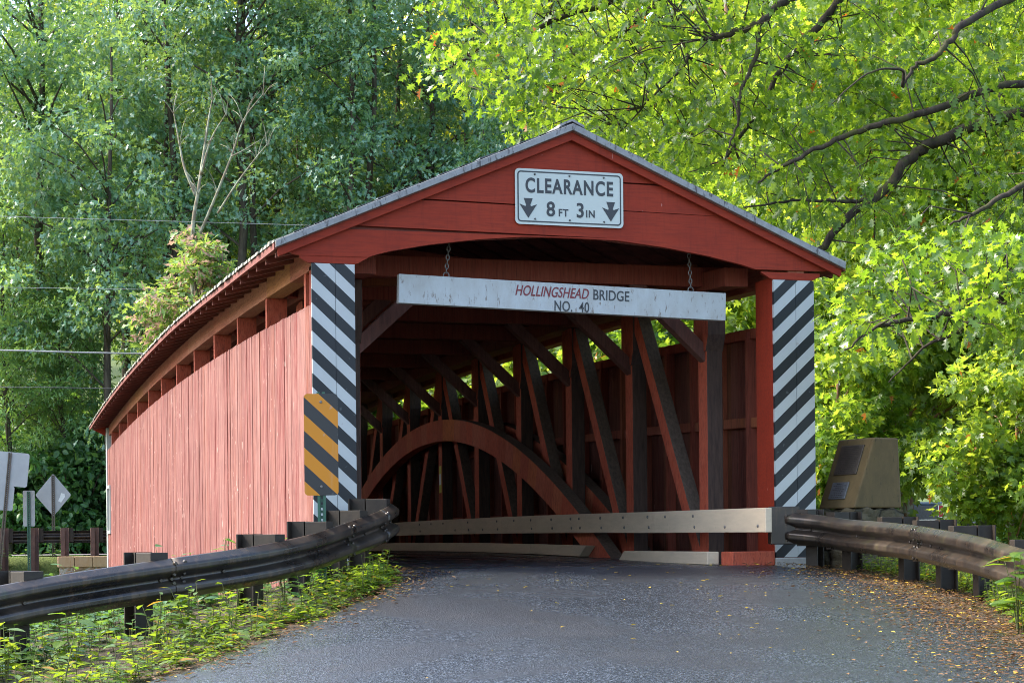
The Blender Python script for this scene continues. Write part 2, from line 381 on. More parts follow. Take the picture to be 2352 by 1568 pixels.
M['bark'] = m_bark('dark oak bark', (.022, .017, .013), (.065, .052, .040), moss=(.06, .065, .018))
M['bark2'] = m_bark('forest bark', (.040, .032, .024), (.11, .09, .065))
M['syc_bark'] = m_bark('peeling sycamore bark', (.20, .11, .07), (.30, .17, .11), patch=(.36, .36, .29))
M['dead'] = m_bark('bare lichened branch', (.20, .19, .13), (.36, .38, .28), patch=(.20, .17, .12))
M['stem'] = m_simple('plant stems', (.10, .11, .03), .7, .3, 10, 0)

# ------------------------------------------------------------------ terrain
L = 28.1                                      # length of the bridge
def cw(y): t = min(1, max(0, y / L)); return .27 * 4 * t * (1 - t)     # camber of walls and roof
def cdk(y): t = min(1, max(0, y / L)); return .13 * 4 * t * (1 - t)    # camber of the deck
def near_z(x, y):
    z = -.075 * max(0, -y - .4) - .10 * max(0, min(14, -2.2 - x)) - .03 * sstep(2.2, 2.6, x) - .12 * max(0, min(12, x - 2.9))
    return max(z, -1.32 - .02 * max(0, -y - 18) * 0)
def ground_z(x, y):
    nz = near_z(x, y)
    e0 = .45 if abs(x) < 2.75 else (-.6 - .42 * (-2.75 - x) if x < 0 else 1.9)
    t = sstep(e0, e0 + 3.2, y) * (1 - (sstep(30.25, 30.8, y) if -5.2 < x < -2.4 else sstep(25, 30.6, y) if x < 0 else sstep(23, 28.6, y)))
    t *= 1 - sstep(5, 9.5, x)
    far = .02 + .035 * max(0, y - 44) * sstep(6, 14, x)
    rise = sstep(0, 30, x - 9) * .6 * sstep(20, 32, y)
    hill = .25 * max(0, y - (54 if x < 12 else 54 + (x - 12) * 1.1)) ** 1.0
    hill = min(hill, 45 + .02 * y)
    base = nz * (1 - sstep(-2, 30, y)) + (far + rise) * sstep(2, 30, y)
    z = base * (1 - t) + (-3.1) * t + hill
    return z
def axis(lo, a, b, hi, fine, coarse):
    out = list(np.arange(a, b, fine)); s = fine; x = a
    pre = []
    while x > lo: s = min(s * 1.25, coarse); x -= s; pre.append(x)
    s = fine; x = out[-1]
    while x < hi: s = min(s * 1.25, coarse); x += s; out.append(x)
    return np.array(pre[::-1] + out)
def sheet(name, xs, ys, zf, mat, dz=0):
    vs = [(x, y, zf(x, y) + dz) for y in ys for x in xs]; nx = len(xs)
    b = MB(); b.add(vs, [(j*nx+i, j*nx+i+1, (j+1)*nx+i+1, (j+1)*nx+i) for j in range(len(ys)-1) for i in range(nx-1)], 0, True)
    return b.build(name, mat)
gxs = axis(-320, -8, 6, 320, .22, 14); gys = np.unique(np.concatenate([axis(-120, -9, 4, 420, .22, 14), np.arange(22, 36, .3)]))
tag(sheet('ground', gxs, gys, lambda x, y: ground_z(x, y) + .02 * math.sin(x * 3.1 + y * 1.7) * math.sin(y * 2.3 - x) * (1 if abs(x) > 2 else .2) - .012, M['ground']), kind='structure')

# approach road: curves off to the left in front of the portal
left_e = spline([(-3.2, -9.5 - 14), (-7.4, -9.6), (-5.35, -6.2), (-4.35, -4.85), (-3.45, -3.6), (-2.60, -2.3), (-2.10, -.95), (-2.0, -.1)], 6)
left_e[0:0] = []
def edge_at(e, y):
    for a, b in zip(e[:-1], e[1:]):
        if a[1] <= y <= b[1]:
            t = (y - a[1]) / (b[1] - a[1]); return a[0] + (b[0] - a[0]) * t
    return e[-1][0] if y > e[-1][1] else e[0][0]
rb = MB(); rows = list(np.arange(-30, -8, .5)) + list(np.arange(-8, .06, .12)); NX = 40
vs = []
for y in rows:
    xl = edge_at(left_e, y) if y > -9.6 else -7.4 - (-9.6 - y) * .5
    xl += .05 * math.sin(y * 7.3) + .03 * math.sin(y * 17)
    xr = float(np.interp(y, [-30, -9.5, -8.1, -6.9, -5.0, -2.7, -1.2, -.3, .2], [2.25, .1, .45, .85, 1.45, 2.05, 2.22, 2.06, 2.02])) + .04 * math.sin(y * 9) * (y < -.8)
    for i in range(NX + 1):
        x = xl + (xr - xl) * i / NX
        crown = .012 * math.sin(math.pi * i / NX)
        vs.append((x, y, near_z(x, y) + crown + .004))
n1 = NX + 1
rb.add(vs, [(j*n1+i, j*n1+i+1, (j+1)*n1+i+1, (j+1)*n1+i) for j in range(len(rows)-1) for i in range(NX)], 0, True)
tag(rb.build('road', M['asphalt']), kind='structure')
# far road beyond the bridge, far side
tag(sheet('far_road', np.linspace(-60, 6, 34), np.linspace(32.6, 39.0, 8), lambda x, y: ground_z(x, y) + .03, M['far_asphalt']), kind='structure')
tag(sheet('driveway', np.linspace(26, 60, 30), np.linspace(51, 54, 5), lambda x, y: ground_z(x, y) + .05, M['far_asphalt']), kind='structure')
tag(sheet('creek', np.linspace(-90, 90, 10), np.linspace(4, 24, 6), lambda x, y: -2.75, M['water']), kind='structure')

# ------------------------------------------------------------------ the covered bridge
bridge = tag(empty('covered_bridge', (0, 0, 0)), 'long red timber covered bridge with striped portal posts and open interior trusses', 'bridge')
ycuts = list(np.linspace(0, L, 19))
def siding(xc, sgn):
    b = MB(); y = .04
    k = 0
    while y < L - .05:
        wd = rnd.choice([.10, .14, .17, .20, .23]); y1 = min(y + wd, L - .02)
        o = rnd.uniform(0, .010); ym = (y + y1) / 2
        zb = -.78 + rnd.uniform(-.03, .03) + cdk(ym) * .5; zt = 2.63 + cw(ym) + rnd.uniform(-.004, .004)
        x0, x1 = sorted((xc, xc + sgn * (.026 + o)))
        if sgn < 0 and 27.0 < y < 27.75:        # the small framed window near the far end
            b.box((x0, y, zb), (x1, y1 - .005, .62)); b.box((x0, y, 1.72), (x1, y1 - .005, zt))
        else:
            b.box((x0, y, zb), (x1, y1 - rnd.choice([.003, .004, .006, .012]), zt))
        y = y1; k += 1
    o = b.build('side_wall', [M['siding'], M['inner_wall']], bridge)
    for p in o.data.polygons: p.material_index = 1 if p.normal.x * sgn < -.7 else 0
    return o
siding(-2.64, -1); siding(2.64, 1)
# wall framing seen from inside: mid rail and nailers
for s in (-1, 1):
    b = MB()
    for zz in (.35, 1.5, 2.50):
        for a, c in zip(ycuts[:-1], ycuts[1:]):
            b.box((min(s*2.56, s*2.635), a, zz), (max(s*2.56, s*2.635), c, zz + .11), 0, (cw(a), cw(c)))
    for y in np.arange(.45, L, .82):
        b.box((min(s*2.53, s*2.637), y, -.1), (max(s*2.53, s*2.637), y + .07, 2.58 + cw(y)))
    b.build('wall_framing', M['framing'], bridge)
# window frame at the far end of the left wall
b = MB()
b.box((-2.70, 26.98, .58), (-2.62, 27.05, 1.76)); b.box((-2.70, 27.78, .58), (-2.62, 27.86, 1.76))
b.box((-2.70, 27.05, .58), (-2.62, 27.78, .66)); b.box((-2.70, 27.05, 1.69), (-2.62, 27.78, 1.76))
b.build('window_frame', M['white_sheet'], bridge)
# truss: posts, diagonal braces, arches
PY = [1.13 + 2.35 * k for k in range(12)]
def by_side(o):                                # painted sides, bare weathered fore and aft faces
    for p in o.data.polygons: p.material_index = 0 if abs(p.normal.x) > .7 else 1
for s in (-1, 1):
    for k, y in enumerate(PY):
        b = MB(); x0, x1 = sorted((s*1.97, s*2.16)); zt = 3.02 + cw(y)
        b.box((x0, y, -.35), (x1, y + .25, zt)); 
        hx0, hx1 = sorted((s*1.955, s*2.17))
        b.prism([(y - .07, zt - .02), (y + .34, zt - .02), (y + .34, zt - .50), (y + .25, zt - .68), (y, zt - .68), (y - .07, zt - .50)], 'x', hx0, hx1)
        o = b.build('truss_post', [M['red'], M['dark']], bridge, .008); by_side(o)
    for k in range(11):
        a, c = PY[k], PY[k + 1]
        b = MB(); xm = s * 2.065
        if k < 5: p, q = (xm, a + .30, .02 + cdk(a)), (xm, c - .03, 2.95 + cw(c))
        else:     p, q = (xm, c - .05, .02 + cdk(c)), (xm, a + .27, 2.95 + cw(a))
        b.bar(p, q, .165, .20, side=(1, 0, 0))
        o = b.build('truss_brace', [M['red'], M['grey_timber']], bridge, .008); by_side(o)
    for xi, xo in ((1.745, 1.925), (2.19, 2.36)):
        b = MB(); ys = np.linspace(2.2, 23.2, 57)
        top = [(y, 2.37 - .0285 * (y - 12.7) ** 2) for y in ys]
        pts_t = []; pts_b = []
        for i, (y, z) in enumerate(top):
            sl = -.057 * (y - 12.7); n = math.hypot(1, sl)
            pts_t.append((y, z)); pts_b.append((y + .36 * sl / n, z - .36 / n))
        x0, x1 = sorted((s*xi, s*xo)); N = len(top)
        v = [(x0, *p) for p in pts_t] + [(x1, *p) for p in pts_t] + [(x1, *p) for p in pts_b] + [(x0, *p) for p in pts_b]
        for i in range(N - 1):
            b.add([v[i], v[i+1], v[N+i+1], v[N+i]], [(0,1,2,3)], 1); b.add([v[2*N+i], v[2*N+i+1], v[3*N+i+1], v[3*N+i]], [(0,1,2,3)], 0)
            b.add([v[i], v[i+1], v[3*N+i+1], v[3*N+i]], [(0,1,2,3)], 0); b.add([v[N+i], v[N+i+1], v[2*N+i+1], v[2*N+i]], [(0,1,2,3)], 0)
        b.build('arch', [M['red'], M['grey_timber']], bridge)
    # upper chord, lower chord, wall plate and stub posts
    for nm, xa, xb, za, zb, cf, mt in (('upper_chord', 1.93, 2.20, 3.02, 3.22, cw, M['framing']), ('lower_chord', 1.93, 2.20, -.72, -.36, cdk, M['dark']), ('wall_plate', 2.44, 2.63, 3.00, 3.24, cw, M['plate'])):
        b = MB(); x0, x1 = sorted((s*xa, s*xb))
        for a, c in zip(ycuts[:-1], ycuts[1:]): b.box((x0, max(a, .5 if nm != 'wall_plate' else 0) + .02, za), (x1, c + .018, zb), 0, (cf(a), cf(c)))
        b.build(nm, mt, bridge)
    for y in ([.68, 3.18, 5.5, 7.8, 10.15, 12.6, 15.1, 17.5, 19.9, 22.3, 24.7, 27.0] if s < 0 else [27.0]):
        b = MB(); x0, x1 = sorted((s*2.39, s*2.625)); b.box((x0, y, 2.40 + cw(y)), (x1, y + .10, 2.998 + cw(y)))
        b.build('stub_post', M['red'], bridge)
    # kick board and guard rail along the carriageway
    b = MB(); segs = ([(.30, 3.0)] if s > 0 else [(3.0, 3.1)]) + [(4.45, 6.6), (6.605, 9.0), (9.005, 12.4), (12.405, 15.0), (15.005, 20.7), (22.2, 27.0)]
    for i, (a, c) in enumerate(segs):
        x0, x1 = sorted((s*1.60, s*1.735)); o = rnd.uniform(0, .008)
        if i == 1: b.prism([(a - .22, .15 + cdk(a)), (a + .05, .012 + cdk(a)), (c, .012 + cdk(c)), (c, .15 + cdk(c))], 'x', x0 , x1)
        elif i == 0: b.prism([(a, .15), (a, .012), (c + .05, .03), (c - .15, .155)], 'x', x0, x1)
        else: b.box((x0 - o, a, .012), (x1 - o, c, .150), 0, (cdk(a), cdk(c)))
    b.build('kick_board', M['rail_white'], bridge, .008)
    b = MB(); segs = ([(-1.06, 1.95), (1.955, 4.75)] if s > 0 else [(3.2, 4.75)]) + [ (4.755, 6.5), (6.505, 8.2), (8.205, 11.4), (11.405, 14.0), (14.005, 18.0), (18.005, 22.0), (22.005, 27.5)]
    for a, c in segs:
        o = rnd.uniform(-.006, .006); x0, x1 = s*(1.655 + o), s*(1.725 + o); x0, x1 = sorted((x0, x1))
        b.box((x0, a, .345), (x1, c, .590), 0, (cdk(a) * .55, cdk(c) * .55))
    for k, (a, c) in enumerate(segs):
        for y in np.arange(a + .18, c, .82):
            for zz in (.41, .53):
                if rnd.random() < .85:
                    yy = y + (.04 if zz > .5 else 0); z_ = zz + cdk(y) * .55
                    b.tube([(s*1.655, yy, z_), (s*1.638, yy, z_)], [.022, .014], 8, 1)
    b.build('guard_rail', [M['rail_white'], M['chain']], bridge, .008)

# cross timbers overhead
for y in PY:
    b = MB(); b.box((-2.30, y + .03, 3.06 + cw(y)), (2.30, y + .21, 3.28 + cw(y))); b.build('tie_beam', M['framing'], bridge, .008)
    for s in (-1, 1):
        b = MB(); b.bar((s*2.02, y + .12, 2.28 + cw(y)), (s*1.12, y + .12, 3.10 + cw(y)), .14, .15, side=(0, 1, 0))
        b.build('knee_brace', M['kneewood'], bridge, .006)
b = MB()
for k in range(11):
    z = 3.34 + cw(PY[k] + 1.2)
    b.bar((-1.95, PY[k] + .2, z), (1.95, PY[k+1], z), .10, .09); b.bar((1.95, PY[k] + .2, z - .095), (-1.95, PY[k+1], z - .095), .10, .09)
b.build('wind_bracing', M['framing'], bridge)
# deck
b = MB(); ys = np.linspace(.05, L + .5, 30)
for a, c in zip(ys[:-1], ys[1:]): b.box((-2.55, a, -.12), (2.55, c, .0), 0, (cdk(a), cdk(c)))
b.build('deck', M['asphalt'], bridge)
b = MB()
for y in np.arange(.9, L, 1.18): b.box((-2.58, y, -.62), (2.58, y + .2, -.135), 0, (cdk(y)*.6,)*2)
b.build('floor_beam', M['dark'], bridge)
b = MB()
b.box((1.75, -.02, .0), (2.24, .28, .15))
b.build('sill_block', M['red'], bridge, .01)
# roof
TH = .065; SL = 1.31 / 3.06
def zr(x, y): return 4.53 - SL * abs(x) + cw(y) + (.045 * sstep(3, 10, y))
Y0, Y1 = -.075, L + .25
rys = [Y0] + list(np.linspace(.6, L - .5, 22)) + [Y1]
roof = None
for s in (-1, 1):
    b = MB()
    for a, c in zip(rys[:-1], rys[1:]):
        v = []
        for y in (a, c):
            for x in (0, s*3.07):
                v += [(x, y, zr(x, y) - .02), (x, y, zr(x, y) - .02 - TH)]
        b.add(v, [(0,2,6,4), (1,5,7,3), (2,3,7,6)], 0)
        if a == rys[0]: b.add(v, [(0,1,3,2)], 0)
        if c == rys[-1]: b.add(v, [(4,6,7,5)], 0)
    o = b.build('roof', [M['underroof']], bridge)
    # shingle courses: thin overlapping pieces
    b = MB()
    for r in range(15):
        xa = 3.085 - r * .21; xb = max(0.0, xa - .34)
        step = .13 if r < 2 else .6
        y = Y0
        while y < Y1:
            wd = rnd.uniform(.09, .17) if r < 2 else rnd.uniform(.4, .8); y1 = min(y + wd, Y1)
            j = rnd.uniform(-.012, .02) if r < 2 else 0; lift = rnd.uniform(.010, .024)
            xe = xa + j
            v = [(s*xe, y, zr(xe, y) + lift), (s*xe, y1 - .004, zr(xe, y1) + lift), (s*xb, y1 - .004, zr(xb, y1) + .004), (s*xb, y, zr(xb, y) + .004),
                 (s*xe, y, zr(xe, y) - .012), (s*xe, y1 - .004, zr(xe, y1) - .012)]
            b.add(v, [(0,1,2,3), (4,5,1,0), (0,3,4), (1,5,2)], 1 if r == 0 else 0)
            y = y1
    b.build('shingles', [M['shingle'], M['moss_edge']], o)
b = MB()                                        # ridge boards
for a, c in zip(rys[:-1], rys[1:]):
    for s in (-1, 1):
        v = [(0, a, zr(0, a) + .05), (0, c, zr(0, c) + .05), (s*.13, c, zr(.13, c) + .045), (s*.13, a, zr(.13, a) + .045),
             (0, a, zr(0, a) + .025), (0, c, zr(0, c) + .025), (s*.13, c, zr(.13, c) + .02), (s*.13, a, zr(.13, a) + .02)]
        b.add(v, [(0,1,2,3), (7,6,5,4), (3,2,6,7), (0,3,7,4)], 0)
b.build('ridge_board', M['lichen'], bridge)
b = MB()                                        # rafters with shaped tails under the eaves
for y in np.arange(.12, L, .60):
    for s in (-1, 1):
        pts = [(0, -.10), (0, -.22), (2.62, -.22), (3.02, -.155), (3.02, -.088)]
        poly = [(s*x, zr(x, y) + d) for x, d in pts]
        b.prism(poly, 'y', y, y + .055)
b.build('rafters', M['underroof'], bridge)
# gable
def low(x):
    t = [(0,3.375),(.5,3.37),(1,3.322),(1.5,3.25),(1.9,3.17),(2.06,3.125),(2.16,3.08),(2.22,3.04),(2.26,3.03),(2.72,3.03),(2.78,3.065),(2.86,3.10),(2.94,3.155),(3.03,3.215)]
    return float(np.interp(abs(x), [a for a, _ in t], [c for _, c in t]))
def upp(x): return 4.53 - SL * abs(x) - .06
bands = [(3.0, 3.115), (3.115, 3.395), (3.395, 3.69), (3.69, 3.975), (3.975, 4.6)]
b = MB(); xs = sorted(set(list(np.linspace(-3.03, 3.03, 81)) + [-2.26, -2.72, 2.26, 2.72, 2.22, -2.22]))
for bi, (za, zb) in enumerate(bands):
    yo = [.0, -.006, .002, -.004, .001][bi]
    tilt = [0, .006, -.008, -.012, 0][bi]
    runs = []; cur = []
    for x in xs:
        z0 = max(low(x), za + tilt * x); z1 = min(upp(x), zb + tilt * x - .009)
        if z1 - z0 > .004: cur.append((x, z0, z1))
        else:
            if len(cur) > 1: runs.append(cur)
            cur = []
    if len(cur) > 1: runs.append(cur)
    for rn in runs:
        n = len(rn)
        v = [(x, yo, z0) for x, z0, z1 in rn] + [(x, yo, z1) for x, z0, z1 in rn] + [(x, .045, z0) for x, z0, z1 in rn] + [(x, .045, z1) for x, z0, z1 in rn]
        fs = []
        for i in range(n - 1):
            fs += [(i, i+1, n+i+1, n+i), (2*n+i, 3*n+i, 3*n+i+1, 2*n+i+1), (i, 2*n+i, 2*n+i+1, i+1), (n+i, n+i+1, 3*n+i+1, 3*n+i)]
        fs += [(0, n, 3*n, 2*n), (n-1, 3*n-1, 4*n-1, 2*n-1)]
        b.add(v, fs)
b.build('gable_boards', M['gable'], bridge)
b = MB()                                        # backing of the gable, dark inside
b.prism([(-2.9, 3.26), (-2.2, 3.12), (-1.5, 3.28), (0, 3.40), (1.5, 3.28), (2.2, 3.12), (2.9, 3.26), (0, 4.44)], 'y', .047, .07); b.build('gable_backing', M['underroof'], bridge)
for s in (-1, 1):                               # verge: weathered edge strip over a red fascia
    b = MB(); v = []
    b.prism([(s*0, 4.53 - .005), (s*3.055, 4.53 - .005 - SL*3.055), (s*3.055, 4.53 - .072 - SL*3.055), (s*0, 4.53 - .072)], 'y', -.112, -.078); b.build('verge_board', M['lichen'], bridge, .004)
    b = MB()
    b.prism([(s*.0, 4.53 - .074), (s*3.035, 4.53 - .074 - SL*3.035), (s*3.025, 4.53 - .165 - SL*3.025), (s*0, 4.53 - .165)], 'y', -.060, -.024); b.build('fascia', M['gable'], bridge, .004)
    b = MB()
    b.prism([(s*.0, 4.53 - .10), (s*3.03, 4.53 - .10 - SL*3.05), (s*3.05, 4.53 - .13 - SL*3.05), (s*0, 4.53 - .13)], 'y', -.0235, -.012); b.build('soffit', M['underroof'], bridge)
# portal posts with striped boards
for s, mt in ((-1, M['stripeL']), (1, M['stripeR'])):
    x0, x1 = sorted((s*2.26, s*(2.69 if s < 0 else 2.73)))
    b = MB(); zb_ = .085 if s > 0 else -.6; b.box((x0, -.006, zb_), ((x0 + x1)/2 - .002 + .02, .030, 3.025)); b.box(((x0 + x1)/2 + .002 + .02, -.004, zb_), (x1, .030, 3.025)); b.build('striped_board', mt, bridge)
    b = MB(); b.box((x0 + .002 if s > 0 else -2.63, .032, -.62), (x1 - .002 if s < 0 else 2.63, .46, 3.06)); b.build('portal_post', M['gable'], bridge, .006)
    if s > 0: b = MB(); b.box((2.245, -.03, -.7), (2.80, .028, .08)); b.build('post_footing', M['concrete'], bridge, .01)
    b = MB(); b.box((x0, L - .25, -.60), (x1, L + .03, 3.2)); b.build('far_portal_post', M['white_sheet'], bridge)
    b = MB(); x0, x1 = sorted((s*2.28, s*2.66)); b.box((x0, .465, 2.55), (x1, .48, 3.1)); 
b = MB()
b.prism([(-3.0, 3.17), (-2.7, 3.02), (-2.2, 3.02), (-1.6, 3.30), (1.6, 3.30), (2.2, 3.02), (2.7, 3.02), (3.0, 3.17), (0, 4.44)], 'y', L + .02, L + .06); b.build('far_gable', M['gable'], bridge)
# inspection sticker on a truss post
b = MB(); b.box((1.9665, PY[5] + .05, 1.02 + cdk(13)), (1.9695, PY[5] + .20, 1.62)); b.build('sticker', [M['yellow_tag']], bridge)
b = MB(); b.box((1.9630, PY[5] + .06, 1.16 + cdk(13)), (1.9660, PY[5] + .19, 1.48)); b.build('sticker_label', M['white_tag'], bridge)

# abutment masonry
b = MB(); b.box((-2.8, -.25, -3.4), (2.8, .75, -.66)); b.box((-3.75, -.9, -3.2), (-2.85, .2, -.46)); b.box((2.75, -.3, -3.2), (4.2, 1.6, -.30))
tag(b.build('abutment', M['concrete'], None, .02), 'grey concrete abutment under the near end of the bridge', 'abutment')
b = MB(); b.box((-2.78, 26.8, -3.4), (2.8, 28.3, -.70))
tag(b.build('far_abutment', M['concrete'], None, .02), 'pale concrete pier under the far end of the red bridge', 'abutment')

# ------------------------------------------------------------------ lettering
def text_into(b, body, size, x, z, y, sx=1, shear=0, m=0, depth=.003, rot=0, space=1.0, bold=0, width=None):
    cu = bpy.data.curves.new('lettering', 'FONT'); cu.body = body; cu.size = size; cu.align_x = 'CENTER'; cu.align_y = 'CENTER'
    cu.shear = shear; cu.extrude = depth / 2; cu.space_character = space; cu.offset = bold; cu.resolution_u = 6
    o = bpy.data.objects.new('lettering', cu); C.objects.link(o)
    me = bpy.data.meshes.new_from_object(o.evaluated_get(bpy.context.evaluated_depsgraph_get()))
    xs = [v.co.x for v in me.vertices]; zs = [v.co.y for v in me.vertices]
    mx, mz = (min(xs) + max(xs)) / 2, (min(zs) + max(zs)) / 2
    cr, sr = math.cos(rot), math.sin(rot)
    if width: sx = width / (max(xs) - min(xs))
    vs = []
    for v in me.vertices:
        u, q = (v.co.x - mx) * sx, v.co.y - mz
        vs.append((x + u * cr - q * sr, y - v.co.z, z + u * sr + q * cr))
    b.add(vs, [list(p.vertices) for p in me.polygons], m)
    bpy.data.objects.remove(o); bpy.data.meshes.remove(me); bpy.data.curves.remove(cu)
def rrect(w_, h_, r, n=6):
    out = []
    for cx, cy, a0 in ((w_/2-r, h_/2-r, 0), (-w_/2+r, h_/2-r, 90), (-w_/2+r, -h_/2+r, 180), (w_/2-r, -h_/2+r, 270)):
        for k in range(n + 1):
            a = R(a0 + 90 * k / n); out.append((cx + r * math.cos(a), cy + r * math.sin(a)))
    return out
# clearance sign
sg = tag(empty('clearance_sign', (-.018, -.018, 3.777)), 'white rectangular clearance sign with black arrows fixed to the red gable', 'sign')
b = MB(); b.prism(rrect(1.165, .565, .045), 'y', -.004, .004); b.build('plate', M['white_sheet'], sg)
b = MB(); o_, i_ = rrect(1.118, .518, .038), rrect(1.090, .490, .026); n = len(o_)
b.add([(x, -.0055, z) for x, z in o_] + [(x, -.0055, z) for x, z in i_], [(i, (i+1) % n, n + (i+1) % n, n + i) for i in range(n)]); b.build('border', M['sign_black'], sg)
Y = -.0060
for args, kw in [(('CLEARANCE', .205, 0, .115, Y), dict(bold=.0055, space=1.16, width=.945)), (('8', .208, -.205, -.118, Y, .92), dict(bold=.004)), (('FT', .104, -.068, -.150, Y, .92), dict(bold=.0022, space=1.12)),
                 (('3', .208, .112, -.118, Y, .92), dict(bold=.004)), (('IN', .104, .222, -.150, Y, .92), dict(bold=.0022, space=1.12))]:
    b = MB(); text_into(b, *args, **kw); b.build('lettering', M['sign_black'], sg)
for ax in (-.445, .445):
    b = MB(); pts = [(-.047,.10),(.047,.10),(.022,.030),(.030,.018),(.092,.040),(.0,-.10),(-.092,.040),(-.030,.018),(-.022,.030)]
    b.prism([(ax + x, z - .118) for x, z in pts], 'y', -.0075, -.005); b.build('arrow', M['sign_black'], sg)
b = MB()
for x in (-.372, 0, .372):
    for z in (-.225, .228): b.tube([(x, -.004, z), (x, -.016, z)], [.011, .007], 10)
b.build('bolts', M['bolt'], sg)
# hanging name board
nb = tag(empty('name_board', (.035, .30, 2.80)), 'long white peeling name board hanging from two chains across the portal', 'sign')
nb.rotation_euler = (0, math.atan2(.085, 3.57), 0)
b = MB(); b.box((-1.79, -.045, -.147), (1.79, .045, .147)); b.build('board', M['board_white'], nb, .006)
b = MB(); text_into(b, 'HOLLINGSHEAD', .150, -.160, .052, -.0475, bold=.0015, shear=.28, space=1.02, width=.80); b.build('maroon_lettering', M['maroon'], nb)
b = MB(); text_into(b, 'BRIDGE', .150, .490, .050, -.0475, bold=.0015, space=1.02, width=.40); b.build('black_lettering', M['sign_black'], nb); b = MB(); text_into(b, 'NO.  40', .150, .055, -.088, -.0475, bold=.0015, space=1.05, width=.38); b.build('black_lettering', M['sign_black'], nb)
def torus_link(b, c, ax1, ax2, a, r_, wire):
    pts = []
    c = Vector(c); ax1 = Vector(ax1); ax2 = Vector(ax2)
    for k in range(14):
        t = 2 * math.pi * k / 14; pts.append(c + ax1 * (a * math.cos(t)) + ax2 * (r_ * math.sin(t)))
    b.tube(pts + pts[:1], wire, 6, cap=False)
for cx, n_ in ((-1.285, 9), (1.40, 9)):
    b = MB(); torus_link(b, (cx, 0, .165), (0, 0, 1), (1, 0, 0), .032, .030, .006)
    for k in range(n_):
        ax = (1, 0, 0) if k % 2 else (.25, .97, 0)
        torus_link(b, (cx + (.012 if cx < 0 else -.01) * k / 3 , 0, .215 + k * .0445), (0, 0, 1), ax, .029, .017, .0055)
    b.build('chain', M['chain'], nb)
# object marker by the left guardrail
om = tag(empty('hazard_marker', (-2.875, -1.40, 0)), 'black and amber striped upright marker plate on green perforated post', 'sign'); om.rotation_euler = (0, 0, R(-14))
b = MB(); b.prism([(x, z + .457) for x, z in rrect(.305, .914, .035)], 'y', -.003, .003)
o = b.build('marker_plate', M['marker'], om, local=(0, 0, 0)); o.location = (0, -.035, .71)
b = MB()
for z in (.79, 1.55): b.tube([(0, -.037, z), (0, -.046, z)], [.014, .010], 8)
b.build('bolts', M['chain'], om)
def u_post(b, x, y, z0, z1, wd=.075):
    b.box((x - wd/2, y, z0), (x - wd*.22, y + .006, z1)); b.box((x + wd*.22, y, z0), (x + wd/2, y + .006, z1))
    b.box((x - wd*.22, y + .006, z0), (x - wd*.22 + .006, y + .03, z1)); b.box((x + wd*.22 - .006, y + .006, z0), (x + wd*.22, y + .03, z1))
    z = z0
    while z < z1:
        b.box((x - wd*.22 + .006, y + .024, z), (x - .009, y + .03, min(z1, z + .05))); b.box((x + .009, y + .024, z), (x + wd*.22 - .006, y + .03, min(z1, z + .05)))
        b.box((x - .009, y + .024, z), (x + .009, y + .03, min(z1, z + .028))); z += .05
b = MB(); u_post(b, 0, -.030, -.9, 1.64); b.build('post', M['green_post'], om)

# ------------------------------------------------------------------ guardrails
PROF = [(0, 0), (.004, .003), (.012, -.001), (.016, -.004), (.066, -.038), (.071, -.042), (.078, -.050), (.081, -.060), (.081, -.064), (.081, -.084), (.081, -.088), (.078, -.097), (.070, -.105), (.065, -.108), (.019, -.133), (.014, -.136), (.006, -.143), (.004, -.150), (.004, -.162), (.006, -.169), (.014, -.176), (.019, -.179), (.065, -.204), (.070, -.207), (.078, -.215), (.081, -.224), (.081, -.228), (.081, -.248), (.081, -.252), (.078, -.262), (.071, -.270), (.066, -.274), (.016, -.308), (.012, -.311), (.004, -.315), (0, -.312)]
def wbeam(root, path, out_sign, cuts, bolts=True):
    """path: top-edge points; out_sign turns the road-facing side; cuts: indices where a section ends"""
    n = len(path); P = [Vector(p) for p in path]
    N = []
    for i in range(n):
        d = P[min(i+1, n-1)] - P[max(i-1, 0)]; d.z = 0; d.normalize(); N.append(Vector((d.y, -d.x, 0)) * out_sign)
    secs = list(zip([0] + cuts, cuts + [n - 1]))
    for si, (a, c) in enumerate(secs):
        b = MB(); lap = 1 if si < len(secs) - 1 else 0
        idx = list(range(a, min(n, c + 1 + lap))); off = .007 * (si % 2)
        v = []
        for i in idx:
            for (o_, z_) in PROF: v.append(P[i] + N[i] * (o_ + off) + Vector((0, 0, z_)))
        K = len(PROF)
        b.add(v, [(j*K+k, j*K+k+1, (j+1)*K+k+1, (j+1)*K+k) for j in range(len(idx)-1) for k in range(K-1)], 0, True)
        if bolts:
            for i in idx[5::13] + [idx[0], idx[-1]]:
                for z_ in ((-.156,) if i not in (idx[0], idx[-1]) else (-.035, -.12, -.156, -.19, -.285)):
                    o_ = float(np.interp(-z_, [-q[1] for q in PROF], [q[0] for q in PROF]))
                    p = P[i] + N[i] * (o_ + off) + Vector((0, 0, z_)); b.tube([p, p + N[i] * .016], [.019, .011], 8)
        o = b.build('beam', M['steel'], root)
        so_ = o.modifiers.new('solid', 'SOLIDIFY'); so_.thickness = .005; so_.offset = 0
    return P, N
